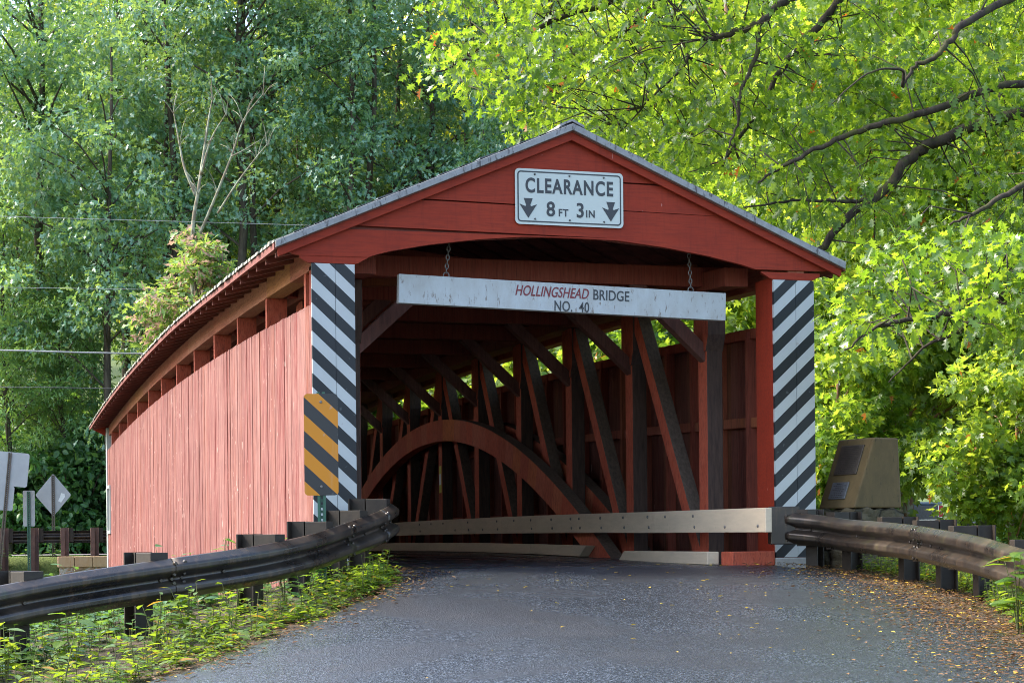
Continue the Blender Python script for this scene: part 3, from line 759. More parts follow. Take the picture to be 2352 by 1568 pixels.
def rail_post(root, p, nrm, zt, zb, dr, wd=.16, block=True, lbl=None):
    """I-section post behind the beam plus the block between them; dr = along-rail direction"""
    dr = Vector(dr); away = -Vector(nrm)
    b = MB(); c = Vector((p.x, p.y, 0)) + away * .30
    def slab(c0, du, dn, z0, z1):
        vs = []
        for z in (z0, z1):
            for su, sn in ((-1,-1),(1,-1),(1,1),(-1,1)):
                q = c0 + dr * (su * du / 2) + away * (sn * dn / 2); vs.append((q.x, q.y, z))
        b.add(vs, [(0,3,2,1),(4,5,6,7),(0,1,5,4),(1,2,6,5),(2,3,7,6),(3,0,4,7)])
    slab(c - away * .075, wd, .012, zb, zt); slab(c + away * .075, wd, .012, zb, zt); slab(c, .010, .136, zb, zt)
    o = b.build('post', M['steel_post'], root)
    if block:
        b = MB(); c2 = Vector((p.x, p.y, 0)) + away * .105
        slab(c2, wd, .205, zt - .38, zt - .004); b.build('spacer_block', M['steel_post'], root, .004)
lr = tag(empty('guardrail', (-3.7, -2.8, ground_z(-3.7, -2.8))), 'dark curved steel guardrail with wet top edge left of the road', 'guardrail')
lr_loc = Vector(lr.location)
lp = [at(*p) for p in [(-700, 1500, 11.0), (-250, 1400, 12.0), (0, 1345, 12.9), (200, 1311, 13.4), (390, 1283, 13.9), (574, 1256, 14.5), (702, 1230, 15.3), (788, 1203, 16.1), (860, 1178, 16.75), (893, 1160, 17.15)]]
lp.append(lp[-1] + Vector((.02, .16, .02))); lp.append(lp[-1] + Vector((-.14, .10, .0)))
ls = spline([tuple(p) for p in lp], 8)
LP, LN = wbeam(lr, [p - np.array(lr_loc) for p in ls], 1, [32, 56, 66])
def nearest(path, px):
    best = None
    for i, p in enumerate(path):
        x = proj_x(p)
        if best is None or abs(x - px) < best[0]: best = (abs(x - px), i)
    return best[1]
def proj_x(p):
    q = np.array(p) - CAM; X = q[0]*math.cos(YAW) - q[1]*math.sin(YAW); Y = q[0]*math.sin(YAW) + q[1]*math.cos(YAW); Zq = q[2]
    return CX + F*X/Y*math.cos(ROLL) - F*Zq/Y*math.sin(ROLL)
for px in (-420, 75, 378, 640, 760, 835, 893):
    i = nearest(ls, px); p = LP[i]; nn = LN[i]; d = Vector((nn.y, -nn.x, 0))
    wp = p + lr_loc - nn * .3
    rail_post(lr, p, nn, p.z + .065, ground_z(wp.x, wp.y) - .3 - lr_loc.z, d)
rr = tag(empty('guardrail', (2.3, -2.8, ground_z(2.3, -2.8))), 'brown steel guardrail bending down beside the stone monument', 'guardrail')
rr_loc = Vector(rr.location)
rp = [at(*p) for p in [(1812, 1177, 18.4), (1890, 1184, 18.15), (1952, 1193, 17.75), (2029, 1199, 17.0), (2100, 1206, 16.2), (2150, 1214, 15.6), (2250, 1232, 14.6), (2352, 1261, 13.5), (2500, 1310, 12.2), (2800, 1420, 10.5)]]
rs = spline([tuple(p) for p in rp], 8)
RP, RN = wbeam(rr, [p - np.array(rr_loc) for p in rs], 1, [34])
for px in (1838, 1905, 2020, 2098, 2185, 2318, 2480):
    i = nearest(rs, px); p = RP[i]; nn = RN[i]; d = Vector((nn.y, -nn.x, 0)); wp = p + rr_loc - nn * .3
    rail_post(rr, p, nn, p.z + .05, ground_z(wp.x, wp.y) - .3 - rr_loc.z, d, .13)
b = MB(); q = at(1800, 1205, 18.45) - rr_loc                     # thick end block where timber rail and steel beam meet
dq = (RP[3] - RP[0]); dq.z = 0; dq.normalize()
b.bar((q.x, q.y, q.z - .20), (q.x, q.y, q.z + .19), .30, .20, side=tuple(Matrix.Rotation(-YAW, 3, 'Z') @ Vector((1, 0, 0)))); b.build('end_block', M['steel'], rr, .01)
# guardrail along the far road
fr = tag(empty('guardrail', (-2.7, 30.75, 0)), 'far brown guardrail seen from behind across the creek', 'guardrail')
fpath = [(x, .10, .69) for x in np.arange(-12, 5.2, .75)]
wbeam(fr, fpath, -1, [], False)
for x in list(np.arange(-6.2, 5, .76)):
    b = MB(); b.box((x - .10, -.16, -.35), (x - .09, .02, .77)); b.box((x + .09, -.16, -.35), (x + .10, .02, .77)); b.box((x - .09, -.075, -.35), (x + .09, -.065, .77)); b.box((x - .09, -.158, -.35), (x - .0, -.15, .77))
    b.build('post', M['far_post'], fr)
    b = MB(); b.box((x + .11, -.10, .40), (x + .22, .09, .76)); b.build('spacer_block', M['steel_post'], fr)

# ------------------------------------------------------------------ monument
mo = tag(empty('stone_monument', (3.42, .22, 0), R(-76)), 'mossy slanted stone monument with two metal plaques beside the portal', 'monument')
b = MB()      # local: front faces -y
b.prism([(-.40, .60), (-.10, 1.36), (.24, 1.36), (.28, .60)], 'x', -.29, .29); cap = b.build('tablet_stone', M['moss_stone'], mo, .018)
b = MB(); b.box((-.33, -.42, -.4), (.33, .30, .598)); base = b.build('rubble_base', M['rubble'], mo, .03)
sb = base.modifiers.new('sub', 'SUBSURF'); sb.subdivision_type = 'SIMPLE'; sb.levels = 5; sb.render_levels = 5
tx = bpy.data.textures.new('rock', 'VORONOI'); tx.noise_scale = .17
dm = base.modifiers.new('disp', 'DISPLACE'); dm.texture = tx; dm.strength = -.07; dm.mid_level = .35; dm.texture_coords = 'LOCAL'
sl = math.atan2(.76, .30)
def on_face(u, t, off):   # u across, t up the slope 0..1
    return Vector((u, -.40 + .30 * t, .60 + .76 * t)) + Vector((0, -math.sin(sl), math.cos(sl))) * off
def plaque(nm, u0, u1, t0, t1, mt, lines):
    b = MB(); vs = [on_face(u, t, o) for o in (-.004, .014) for u, t in ((u0,t0),(u1,t0),(u1,t1),(u0,t1))]
    b.add(vs, [(0,3,2,1),(4,5,6,7),(0,1,5,4),(1,2,6,5),(2,3,7,6),(3,0,4,7)]); p = b.build(nm, mt, mo, .003)
    b = MB()
    for k in range(lines):
        t = t1 - (t1 - t0) * (k + .9) / (lines + .8); wd = (u1 - u0) * .5 * rnd.uniform(.45, .86) * (1 if k % 5 else .7); um = (u0 + u1) / 2; h = .004
        x = um - wd
        while x < um + wd:
            wl = rnd.uniform(.012, .035); xe = min(x + wl, um + wd)
            vs = [on_face(u, t + dt, o) for o in (.0142, .0165) for u, dt in ((x,-h),(xe,-h),(xe,h),(x,h))]
            b.add(vs, [(4,5,6,7),(0,1,5,4),(1,2,6,5),(2,3,7,6),(3,0,4,7)]); x = xe + .008
    b.build('raised_text', M['relief'], p)
plaque('bronze_plaque', -.19, .17, .48, .90, M['bronze'], 15); plaque('metal_plaque', -.16, .10, .13, .37, M['pewter'], 8)

# ------------------------------------------------------------------ signs seen from behind beyond the creek
def back_sign(px, py, D, poly, z0px, label, postm, tilt=0, name='road_sign', extra=None):
    c = at(px, py, D); rt = tag(empty(name, (c.x, c.y, ground_z(c.x, c.y)), -YAW + R(8)), label, 'sign')
    zc = c.z - rt.location.z
    off = -zc * math.sin(R(tilt)); rt.location.x += off * math.cos(YAW); rt.location.y -= off * math.sin(YAW)
    rt.rotation_euler = (0, R(tilt), -YAW + R(8))
    b = MB(); b.prism([(x, z + zc) for x, z in poly], 'y', .036, .040); b.build('sign_plate', M['alu'], rt)
    if extra: b = MB(); b.prism([(x, z + zc) for x, z in extra], 'y', .036, .040); b.build('lower_plate', M['alu'], rt)
    top = max(z for _, z in poly) + zc
    b = MB(); u_post(b, 0, 0, -.3, top - .02, .085); b.build('post', postm, rt)
    return rt
a = .585; rd = .05
dia = []
for k, (x, z) in enumerate(rrect(.80, .80, .05)): dia.append((x * math.cos(R(45)) - z * math.sin(R(45)), x * math.sin(R(45)) + z * math.cos(R(45))))
ds = back_sign(122, 1136, 47, [(x * .82, z) for x, z in dia], 0, 'grey back of a diamond warning sign across the creek', M['rust_post'])
b = MB(); zc = at(122, 1136, 47).z - ds.location.z; b.prism([(.12, zc - .16), (.20, zc - .20), (.30, zc - .05), (.29, zc + .03), (.20, zc + .05), (.17, zc - .06)], 'y', .0335, .0355); b.build('paint_patch', M['white_tag'], ds)
back_sign(66, 1167, 46, rrect(.30, .92, .03), 0, 'narrow upright sign back between diamond sign and frame edge', M['green_post'])
back_sign(16, 1103, 45, [(x + .02, z + .32) for x, z in rrect(.92, .86, .06)], 0, 'large tilted sign back with a second plate below at frame edge', M['rust_post'], 5.5, extra=[(x - .12, z - .42) for x, z in rrect(.60, .62, .05)])

# stone wing wall at the far end
wl = tag(empty('stone_wall', (-3.75, 30.2, 0)), 'low sandstone wing wall with rust stained cap at far end', 'wall')
b = MB(); b.box((.02, 0, -2.6), (1.28, .55, -.26)); b.build('masonry', M['sandstone'], wl)
b = MB()
x = -.03
for wd in (.42, .46, .42): b.box((x, -.05, -.258), (x + wd - .012, .60, .02)); x += wd
b.build('cap_stones', M['cap_stone'], wl, .012)

# utility wires
for k, (pts, r_, mt, lb) in enumerate([
    ([(-500, 480, 52), (0, 497, 52), (680, 517, 53), (1500, 545, 56), (2900, 640, 62)], .008, 'wire', 'topmost thin wire crossing the left trees above the bridge eave'),
    ([(-500, 655, 52), (0, 660, 52), (500, 668, 53), (1500, 690, 56), (2900, 730, 62)], .007, 'wire', 'second thin wire from the top crossing the left trees'),
    ([(-500, 795, 50), (0, 804, 50), (330, 812, 50.5), (1420, 829, 54), (2900, 900, 60)], .022, 'wire', 'thick bright cable crossing behind the left eave'),
    ([(-500, 880, 50), (0, 889, 50), (250, 892, 50.5), (1500, 920, 54), (2900, 1000, 60)], .012, 'darkwire', 'lowest dark wire crossing in front of the trunks')]):
    P = spline([tuple(at(*p)) for p in pts], 8); b = MB(); b.tube(P, r_, 6)
    tag(b.build('utility_wire', M[mt]), lb, 'wire', 'utility wires across the creek')
# far post markers and truck
c = at(2183, 1128, 72); b = MB(); b.tube([(0,0,-.3), (0,0,.9), (-.06,0,1.35)], [.07,.07,.07], 10); o = b.build('marker_pipe', M['glove']); o.location = (c.x, c.y, ground_z(c.x, c.y)); tag(o, 'small white leaning pipe standing on the slope beyond the lawn', 'pipe')
tc_ = at(2152, 1200, 62); tr = tag(empty('pickup_truck', (tc_.x, tc_.y, ground_z(tc_.x, tc_.y)), -YAW), 'dark blue pickup truck parked on the lawn behind leaves', 'truck')
zt0 = 0
b = MB()      # local: rear end at x=0, truck points to -x; near side faces -y
b.prism([(-.02,.45),(0,1.02),(-2.0,1.04),(-2.02,1.10),(-3.6,1.10),(-5.1,1.02),(-5.25,.50),(-5.0,.38),(-.15,.38)], 'y', -.85, .85); b.build('body', M['truck'], tr, .04)
b = MB(); b.prism([(-2.02,1.102),(-2.18,1.66),(-3.15,1.68),(-3.72,1.102)], 'y', -.72, .72); b.build('cab', M['truck'], tr, .05)
b = MB(); b.prism([(-2.20,1.16),(-2.30,1.58),(-3.05,1.60),(-3.50,1.16)], 'y', -.735, .735); b.build('window', M['glass'], tr)
b = MB(); b.box((-1.98, -.82, 1.045), (.0, .82, 1.13)); b.build('bed_cover', M['truckcap'], tr, .02)
for yy in (-.86, .70): b = MB(); b.box((-.13, yy, .62), (.012, yy + .16, 1.0)); b.build('tail_light', M['taillight'], tr, .01)
b = MB(); b.box((-.16, -.872, .58), (-.135, -.84, 1.01)); b.box((-.135, -.872, .58), (.0, -.852, .615)); b.box((-1.9,-.866,.50),(-.2,-.852,.53)); b.build('chrome_trim', M['chrome'], tr)
for x in (-1.15, -4.35):
    for yy in (-.84, .62): b = MB(); b.tube([(x, yy, .36), (x, yy + .22, .36)], [.36, .36], 20); b.build('wheel', M['tyre'], tr)
# ------------------------------------------------------------------ foliage
def tmpl(half, fold=.10, curl=.08):
    """leaf outline -> triangulated template, midrib along +x, folded and curled"""
    V = []; Fc = []
    def zc(x, y): return fold * abs(y) - curl * x * x
    for s in (-1, 1):
        o = len(V)
        for x, y in half: V.append((x, 0, zc(x, 0)))
        n = len(half)
        for x, y in half: V.append((x, s * y, zc(x, y)))
        for i in range(n - 1):
            q = [o+i, o+i+1, o+n+i+1, o+n+i]
            if half[i][1] > 1e-6: Fc.append((q[0], q[1], q[2])) if half[i+1][1] < 1e-6 else None
            if half[i][1] < 1e-6: Fc.append((q[0], q[1], q[2]))
            elif half[i+1][1] < 1e-6: Fc.append((q[0], q[1], q[3]))
            else: Fc.append((q[0], q[1], q[2])); Fc.append((q[0], q[2], q[3]))
    Fc = list(dict.fromkeys(Fc))
    return np.array(V, float), np.array(Fc, int)
T_OAK = tmpl([(0,0),(.15,.03),(.22,.19),(.31,.07),(.45,.33),(.55,.10),(.72,.27),(.79,.09),(1,0)], .12, .16)
T_FAR = tmpl([(0,0),(.26,.20),(.38,.08),(.62,.33),(.72,.12),(1,0)], .15, .18)
T_OVAL = tmpl([(0,0),(.22,.20),(.48,.27),(.78,.15),(1,0)], .15, .2)
T_SYC = tmpl([(0,0),(.03,.28),(.26,.52),(.33,.24),(.62,.44),(.62,.16),(1,0)], .10, .14)
T_SLIM = tmpl([(0,0),(.3,.11),(.65,.09),(1,0)], .12, .25)
T_FLAT = tmpl([(0,0),(.25,.20),(.5,.26),(.75,.16),(1,0)], .35, .1)
def unit(a): return a / np.maximum(1e-9, np.linalg.norm(a, axis=1, keepdims=True))
def leaf_obj(name, P, D, N, S, T, mat, parent=None):
    V, Fc = T; n = len(P)
    D = unit(D); N = unit(N - D * (N * D).sum(1, keepdims=True)); B = np.cross(N, D)
    co = P[:, None, :] + S[:, None, None] * (V[None, :, 0, None] * D[:, None, :] + V[None, :, 1, None] * B[:, None, :] + V[None, :, 2, None] * N[:, None, :])
    co = co.reshape(-1, 3).astype(np.float32); k = len(V)
    fc = (Fc[None] + (np.arange(n) * k)[:, None, None]).reshape(-1)
    me = bpy.data.meshes.new(name); nf = len(fc) // 3
    me.vertices.add(len(co)); me.vertices.foreach_set('co', co.ravel())
    me.loops.add(len(fc)); me.loops.foreach_set('vertex_index', fc.astype(np.int32))
    me.polygons.add(nf); me.polygons.foreach_set('loop_start', np.arange(0, 3*nf, 3, dtype=np.int32)); me.polygons.foreach_set('loop_total', np.full(nf, 3, dtype=np.int32))
    me.materials.append(mat); me.update(calc_edges=True)
    o = bpy.data.objects.new(name, me); C.objects.link(o)
    if parent is not None: o.parent = parent
    return o
def clump_leaves(centers, radii, n_each, size, flat=.65, droop=.35, up=1.0):
    """leaves spread through ellipsoidal clumps; returns arrays"""
    cs = np.repeat(centers, n_each, axis=0); rr_ = np.repeat(radii, n_each); n = len(cs)
    u = unit(npr.normal(size=(n, 3))); rad = npr.random(n) ** .5
    off = u * (rad * rr_)[:, None]; off[:, 2] *= flat
    P = cs + off
    D = u * .8 + npr.normal(size=(n, 3)) * .6; D[:, 2] -= droop
    N = npr.normal(size=(n, 3)) * .75 + u * .35; N[:, 2] += up
    S = size * npr.uniform(.65, 1.25, n)
    return P, D, N, S
def ellipsoid_pts(n, c, r, bias=.5):
    u = unit(npr.normal(size=(n, 3))); q = npr.random(n) ** bias
    return np.array(c) + u * q[:, None] * np.array(r)

def make_tree(name, H, z0, rad, nclump, nleaf, lsize, T, leafmat, bark, tr=.16, crad=(.55, 1.0), bias=.45, bend=.5, flat=.6):
    root = empty(name)
    b = MB(); zs = np.linspace(-.6, H * .93, 9)
    bx, by = npr.uniform(-bend, bend, 2)
    tp = [Vector((bx * (z / H) ** 2 + .08 * math.sin(z * .7), by * (z / H) ** 2 + .08 * math.cos(z * .9), z)) for z in zs]
    b.tube(tp, [tr * (1 - .85 * max(0, z) / H) * (1.35 if z < 0 else 1) for z in zs], 9)
    cz = (z0 + H) / 2; cen = ellipsoid_pts(nclump, (bx * .3, by * .3, cz), (rad, rad, (H - z0) / 2), bias)
    prof = 1 - .35 * np.clip((cen[:, 2] - cz) / ((H - z0) / 2), 0, 1)
    cen[:, :2] *= prof[:, None]
    for c in cen[::3]:
        zb = max(z0 * .8, min(H * .85, c[2] - .45 * math.hypot(c[0], c[1]) - .3)); t = zb / H
        st = Vector((bx * t * t, by * t * t, zb)); e = Vector(c); md = (st + e) / 2 + Vector((0, 0, .25))
        b.tube([st, md, e], [tr * .30 * (1 - .6 * t), tr * .17, .012], 5, cap=False)
    b.build('trunk', bark, root)
    cr = npr.uniform(crad[0], crad[1], nclump)
    P, D, N, S = clump_leaves(cen, cr, nleaf, lsize, flat)
    leaf_obj('crown', P, D, N, S, T, leafmat, root)
    return root

# --- forest behind the bridge
protos = [make_tree('oak_tree', 19, 4.5, 3.7, 92, 105, .225, T_FAR, LG['forest'], M['bark2'], .20),
          make_tree('oak_tree', 22, 7.5, 4.0, 92, 105, .225, T_FAR, LG['forest'], M['bark2'], .22),
          make_tree('oak_tree', 15, 2.5, 3.3, 84, 105, .22, T_FAR, LG['forest'], M['bark2'], .15)]
deep = [make_tree('woodland_tree', 21, 6.0, 3.8, 100, 70, .34, T_OVAL, LG['deep'], M['bark2'], .19),
        make_tree('woodland_tree', 24, 9.0, 4.0, 100, 70, .34, T_OVAL, LG['deep'], M['bark2'], .20)]
used = set()
def place(p, px, D, scale, rot, label, group, dz=0, cat='tree'):
    q = at(px, 1200, D)
    o = p if p.name not in used and p not in used else None
    if o is None: o = copy_tree(p)
    used.add(p)
    o.location = (q.x, q.y, ground_z(q.x, q.y) + dz); o.scale = (scale, scale, scale * rnd.uniform(.95, 1.08)); o.rotation_euler = (0, 0, rot)
    tag(o, label, cat, group); return o
FG = 'oaks of the shaded wood behind the bridge'
row1 = [(-60, 58), (95, 60), (250, 57), (395, 61), (560, 58), (700, 62), (850, 59), (1000, 61), (1140, 58), (1290, 63)]
for k, (px, D) in enumerate(row1):
    place(protos[k % 3], px, D, rnd.uniform(.92, 1.1), rnd.uniform(0, 6.3), 'blue green leafy oak in the front row of the shaded wood', FG)
for k, px in enumerate([-110, 40, 180, 330, 500, 640, 780, 930, 1080, 1220, 1360]):
    place(protos[(k + 1) % 3], px, 67 + rnd.uniform(-2, 3), rnd.uniform(.95, 1.15), rnd.uniform(0, 6.3), 'blue green oak deeper in the shaded wood behind others', 'oaks deeper in the shaded wood')
DG = 'sunlit trees showing yellow green deep in the wood'
for D, n in ((76, 8), (90, 7), (112, 6)):
    for k in range(n):
        px = -150 + 1750 * (k + rnd.uniform(.2, .8)) / n
        if D > 80 and 330 < px < 480: px -= 130
        place(deep[k % 2], px, D + rnd.uniform(-4, 4), rnd.uniform(.9, 1.15), rnd.uniform(0, 6.3), 'yellow green sunlit tree glimpsed deep between the front oaks', DG)
# bare trunks of the wood edge
# light green willowy tree and bushes at the left edge
wt = make_tree('willowy_tree', 11.5, 2.2, 2.7, 110, 120, .20, T_SLIM, LG['willow'], M['bark2'], .12, (.45, .8)); q = at(20, 1200, 57); wt.location = (q.x, q.y, ground_z(q.x, q.y)); tag(wt, 'light green narrow leaved tree at left edge above the road signs', 'tree')
wt2 = copy_tree(wt); q = at(150, 1200, 58); wt2.location = (q.x, q.y, ground_z(q.x, q.y)); wt2.scale = (.75, .75, .85); wt2.rotation_euler = (0, 0, 2); tag(wt2, 'smaller light green tree just left of the far eave end', 'tree')
def make_bush(name, rad, h, nclump, nleaf, size, T, mat):
    root = empty(name); cen = ellipsoid_pts(nclump, (0, 0, h * .5), (rad, rad, h * .5), .5); cen[:, 2] = np.maximum(cen[:, 2], .12)
    b = MB()
    for c in cen[::2]: b.tube([(c[0]*.15, c[1]*.15, -.3), (c[0]*.5, c[1]*.5, c[2]*.6), tuple(c)], [.03, .02, .008], 5, cap=False)
    b.build('stems', M['bark2'], root)
    P, D, N, S = clump_leaves(cen, npr.uniform(.28, .55, nclump), nleaf, size, .75); leaf_obj('foliage', P, D, N, S, T, mat, root); return root
bush = make_bush('bush', 1.7, 2.6, 60, 90, .18, T_OVAL, LG['bush'])
first = True
for k, (px, D, s_) in enumerate([(-60, 58, 1.4), (30, 58, 1.35), (110, 59, 1.5), (180, 58, 1.5), (240, 59, 1.5), (75, 61, 1.9), (205, 62, 1.9), (300, 60, 1.7), (420, 56, 1.4), (560, 56, 1.3)]):
    o = bush if first else copy_tree(bush); first = False
    q = at(px, 1200, D); o.location = (q.x, q.y, ground_z(q.x, q.y)); o.scale = (s_, s_, s_ * rnd.uniform(.85, 1.2)); o.rotation_euler = (0, 0, rnd.uniform(0, 6))
    tag(o, 'dense green bush along the far road under the wood', 'bush', 'bushes along the far road')
pm = make_tree('maple_sapling', 8.2, 4.2, 1.5, 34, 80, .24, T_FAR, LG['pink'], M['bark2'], .08, (.35, .6)); q = at(470, 1200, 50); pm.location = (q.x, q.y, ground_z(q.x, q.y)); pm.scale = (1.3, 1.3, 1.10); tag(pm, 'pink tinged maple sapling under the bare dead tree', 'tree')
# dead tree
dt = empty('dead_tree', tuple(at(455, 1240, 50))); b = MB(); o0 = Vector(dt.location)
def dl(pts, r0, r1):
    P = spline([tuple(at(*p) - o0) for p in pts], 5); n = len(P); b.tube(P, [r0 + (r1 - r0) * i / (n - 1) for i in range(n)], 7)
dl([(448, 1240, 50), (445, 800, 50), (442, 545, 50), (455, 440, 50), (468, 350, 50.2), (480, 270, 50.4), (488, 225, 50.5)], .085, .012)
dl([(445, 560, 50), (462, 530, 50), (500, 440, 49.8), (535, 350, 49.7), (560, 275, 49.5), (605, 215, 49.4)], .055, .01)
dl([(500, 490, 49.8), (545, 420, 49.5), (590, 360, 49.3), (615, 330, 49.2)], .035, .008)
dl([(452, 450, 50), (425, 390, 50.2), (412, 330, 50.3), (398, 255, 50.4)], .05, .012)
dl([(462, 400, 50), (485, 320, 49.8), (520, 260, 49.6)], .04, .01)
dl([(448, 450, 50), (436, 420, 50), (428, 400, 50)], .03, .01); dl([(530, 360, 49.7), (560, 345, 49.6), (600, 320, 49.5)], .025, .008)
for px_, py_, n_ in ((488, 225, 4), (470, 340, 3), (605, 215, 4), (560, 280, 4), (535, 350, 3), (615, 330, 4), (398, 255, 4), (412, 330, 3), (520, 260, 3), (590, 360, 3), (455, 440, 3), (500, 440, 3), (446, 640, 2)):
    for _ in range(n_):
        dx, dy = rnd.uniform(-42, 42), rnd.uniform(-75, -15)
        dl([(px_, py_ + 6, 49.9), (px_ + dx * .45, py_ + dy * .6, 49.8), (px_ + dx, py_ + dy, 49.8 + rnd.uniform(-.6, .6))], .014, .004)
b.build('trunk', M['dead'], dt); tag(dt, 'bare pale dead tree with forked lichen covered branches', 'tree')

# --- right side: sycamores and lawn trees, yellow green and backlit
syc = make_tree('sycamore_tree', 13.5, 1.2, 3.5, 165, 100, .22, T_SYC, LG['syc'], M['syc_bark'], .20, (.5, .95), .5, .3)
syc2 = make_tree('sycamore_tree', 17, 1.8, 4.2, 180, 100, .22, T_SYC, LG['syc'], M['syc_bark'], .20, (.5, 1.0), .5, .4)
for k, (p, px, D, s_, lb) in enumerate([(syc, 2040, 36, 1.0, 'sycamore with peeling white trunk just right of the striped post'), (syc2, 2088, 42, .9, 'second sycamore with brown flaking trunk behind the first'),
      (syc, 1880, 46, 1.0, 'sycamore whose crown shows above the right side of the roof'), (syc, 2420, 40, 1.05, 'sycamore just at the right edge of the view beyond the lawn'),
      (syc2, 1700, 52, 1.0, 'tall sycamore behind the middle of the right roof slope'), (syc, 2560, 34, 1.0, 'sycamore whose boughs enter at the right edge'), (syc2, 1500, 55, 1.0, 'sycamore standing behind the gable apex')]):
    place(p, px, D, s_, rnd.uniform(0, 6.3), lb, None)
for k in range(26):
    px = 1420 + 1250 * (k % 9 + rnd.uniform(.1, .9)) / 9; D = (66, 82, 102)[k // 9]
    place((syc2, deep[0], deep[1])[k % 3], px, D + rnd.uniform(-4, 4), rnd.uniform(.95, 1.25), rnd.uniform(0, 6.3), 'bright yellow green tree in the woodland beyond the lawn', 'trees beyond the lawn')
for k, (px, D, s_) in enumerate([(1900, 40, .9), (1960, 50, .8), (2390, 50, 1.0), (2460, 44, 1.3), (2350, 72, 1.5), (1820, 60, 1.6), (1650, 62, 1.6), (1300, 52, 1.4), (1450, 54, 1.5)]):
    o = copy_tree(bush); q = at(px, 1200, D); o.location = (q.x, q.y, ground_z(q.x, q.y)); o.scale = (s_,) * 3; o.rotation_euler = (0, 0, rnd.uniform(0, 6)); o.children[0]; tag(o, 'dense green bush under the trees right of the bridge', 'bush', 'bushes right of the bridge')
sap = make_tree('sycamore_sapling', 5.4, .5, 2.0, 75, 115, .165, T_SYC, LG['syc'], M['syc_bark'], .07, (.4, .7), .5, .2)
for k, (px, D, s_, lb) in enumerate([(1925, 33, 1.0, 'leafy sycamore sapling just behind the monument and striped post'), (2330, 31, .95, 'leafy sapling over the right guardrail at the frame edge'),
      (2265, 45, 1.15, 'sycamore sapling with drooping leaves in front of the lawn'), (1960, 44, 1.2, 'sapling between the two sycamore trunks')]):
    o = place(sap, px, D, s_, rnd.uniform(0, 6.3), lb, None)
    if k == 2: o.location.z += 1.3
for px, D, s_ in ((960, 47, 1.25), (1060, 44, 1.3), (1160, 41, 1.35), (1265, 38, 1.3), (1375, 40, 1.3), (1480, 36, 1.3), (1600, 38, 1.3), (1710, 41, 1.3)):
    o = place(sap, px, D, s_, rnd.uniform(0, 6.3), 'sunlit sapling on the creek bank seen through the bridge openings', 'saplings on the creek bank behind the right wall')
    o.location.z = max(o.location.z, -1.2)
# slender dark trunks among the front oaks
slim = make_tree('slender_tree', 24, 13, 2.6, 50, 90, .24, T_FAR, LG['forest'], M['bark2'], .17, (.5, .9), .45, 1.2)
for k, px in enumerate([60, 140, 215, 300, 345, 415, 530, 600, 655, 745, 815, 905, 990, 1100]):
    place(slim, px, 62 + rnd.uniform(-4, 9), rnd.uniform(.85, 1.1), rnd.uniform(0, 6.3), 'slender dark trunked tree rising among the shaded oaks', 'slender trees among the shaded oaks')
# hanging sycamore boughs in front of the lawn
# --- big near oak on the right whose limbs arch over the portal
ok = empty('near_oak', tuple(at(2620, 1300, 22))); o0 = Vector(ok.location); b = MB(); twig = []
def limb(pts, r0, r1, tw=1.0):
    P = spline([tuple(at(*p) - o0) for p in pts], 6); n = len(P)
    P = [p + np.array((rnd.uniform(-1, 1), rnd.uniform(-1, 1), rnd.uniform(-1, 1))) * min(.035, r0 * .35) for p in P]
    b.tube(P, [r0 + (r1 - r0) * i / (n - 1) for i in range(n)], 8)
    for p in P[2:]:
        for _ in range(int(2 * tw)): twig.append(Vector(p))
tb = [(2620, 1330, 22), (2600, 900, 22), (2590, 500, 22), (2570, 150, 22), (2540, -300, 22)]
limb(tb, .42, .22, 0)
limb([(2585, 330, 22), (2352, 262, 22), (2181, 315, 22), (2123, 339, 22), (2082, 373, 21.9), (2040, 431, 21.8), (2007, 460, 21.8), (1949, 497, 21.8), (1891, 562, 21.8), (1850, 620, 21.9)], .078, .042)
limb([(2580, 210, 22), (2352, 190, 21.5), (2098, 265, 21), (1958, 306, 21), (1854, 352, 21), (1771, 397, 21), (1740, 420, 21)], .055, .012)
limb([(2560, -150, 22), (2100, -200, 22.5), (1929, 0, 22.5), (1854, 91, 22.5), (1792, 161, 22.5), (1751, 232, 22.5), (1697, 319, 22.5), (1660, 380, 22.5)], .065, .018)
limb([(2100, -220, 22.5), (1900, -80, 22), (1804, 0, 21.6), (1742, 54, 21.4), (1680, 76, 21.3), (1620, 90, 21.3)], .06, .025)
limb([(1742, 58, 21.4), (1738, 124, 21.3), (1701, 215, 21.2), (1693, 286, 21.2), (1664, 364, 21.1)], .035, .01)
limb([(2560, -100, 22), (2247, 33, 20.5), (2185, 91, 20.3), (2144, 137, 20.2), (2102, 153, 20.2), (2073, 199, 20.2)], .05, .015)
limb([(2500, -300, 23), (1800, -160, 24), (1500, -40, 24), (1300, 40, 24), (1120, 110, 24), (1000, 170, 24)], .08, .01)
limb([(1600, -80, 24), (1450, 60, 24.5), (1330, 150, 25), (1240, 230, 25)], .05, .01)
limb([(1500, 20, 23), (1580, 130, 23), (1500, 220, 23), (1430, 300, 23)], .025, .008)
limb([(2590, 560, 20), (2480, 640, 18), (2350, 668, 17), (2250, 694, 16.5), (2177, 718, 16.2), (2086, 734, 16), (2016, 752, 15.9), (1940, 800, 15.9)], .06, .008)
limb([(2300, 680, 16.8), (2200, 760, 16.6), (2120, 800, 16.6), (2040, 880, 16.6)], .025, .006)
limb([(2007, 460, 21.8), (1940, 462, 21.8), (1820, 462, 21.5), (1710, 475, 21.2)], .03, .01); limb([(2073, 199, 20.2), (2068, 160, 20), (1990, 170, 19.8), (1910, 240, 19.6)], .02, .006)
limb([(2585, 120, 22), (2420, 330, 20), (2352, 420, 19.5), (2250, 480, 19.3), (2180, 520, 19.3)], .06, .012)
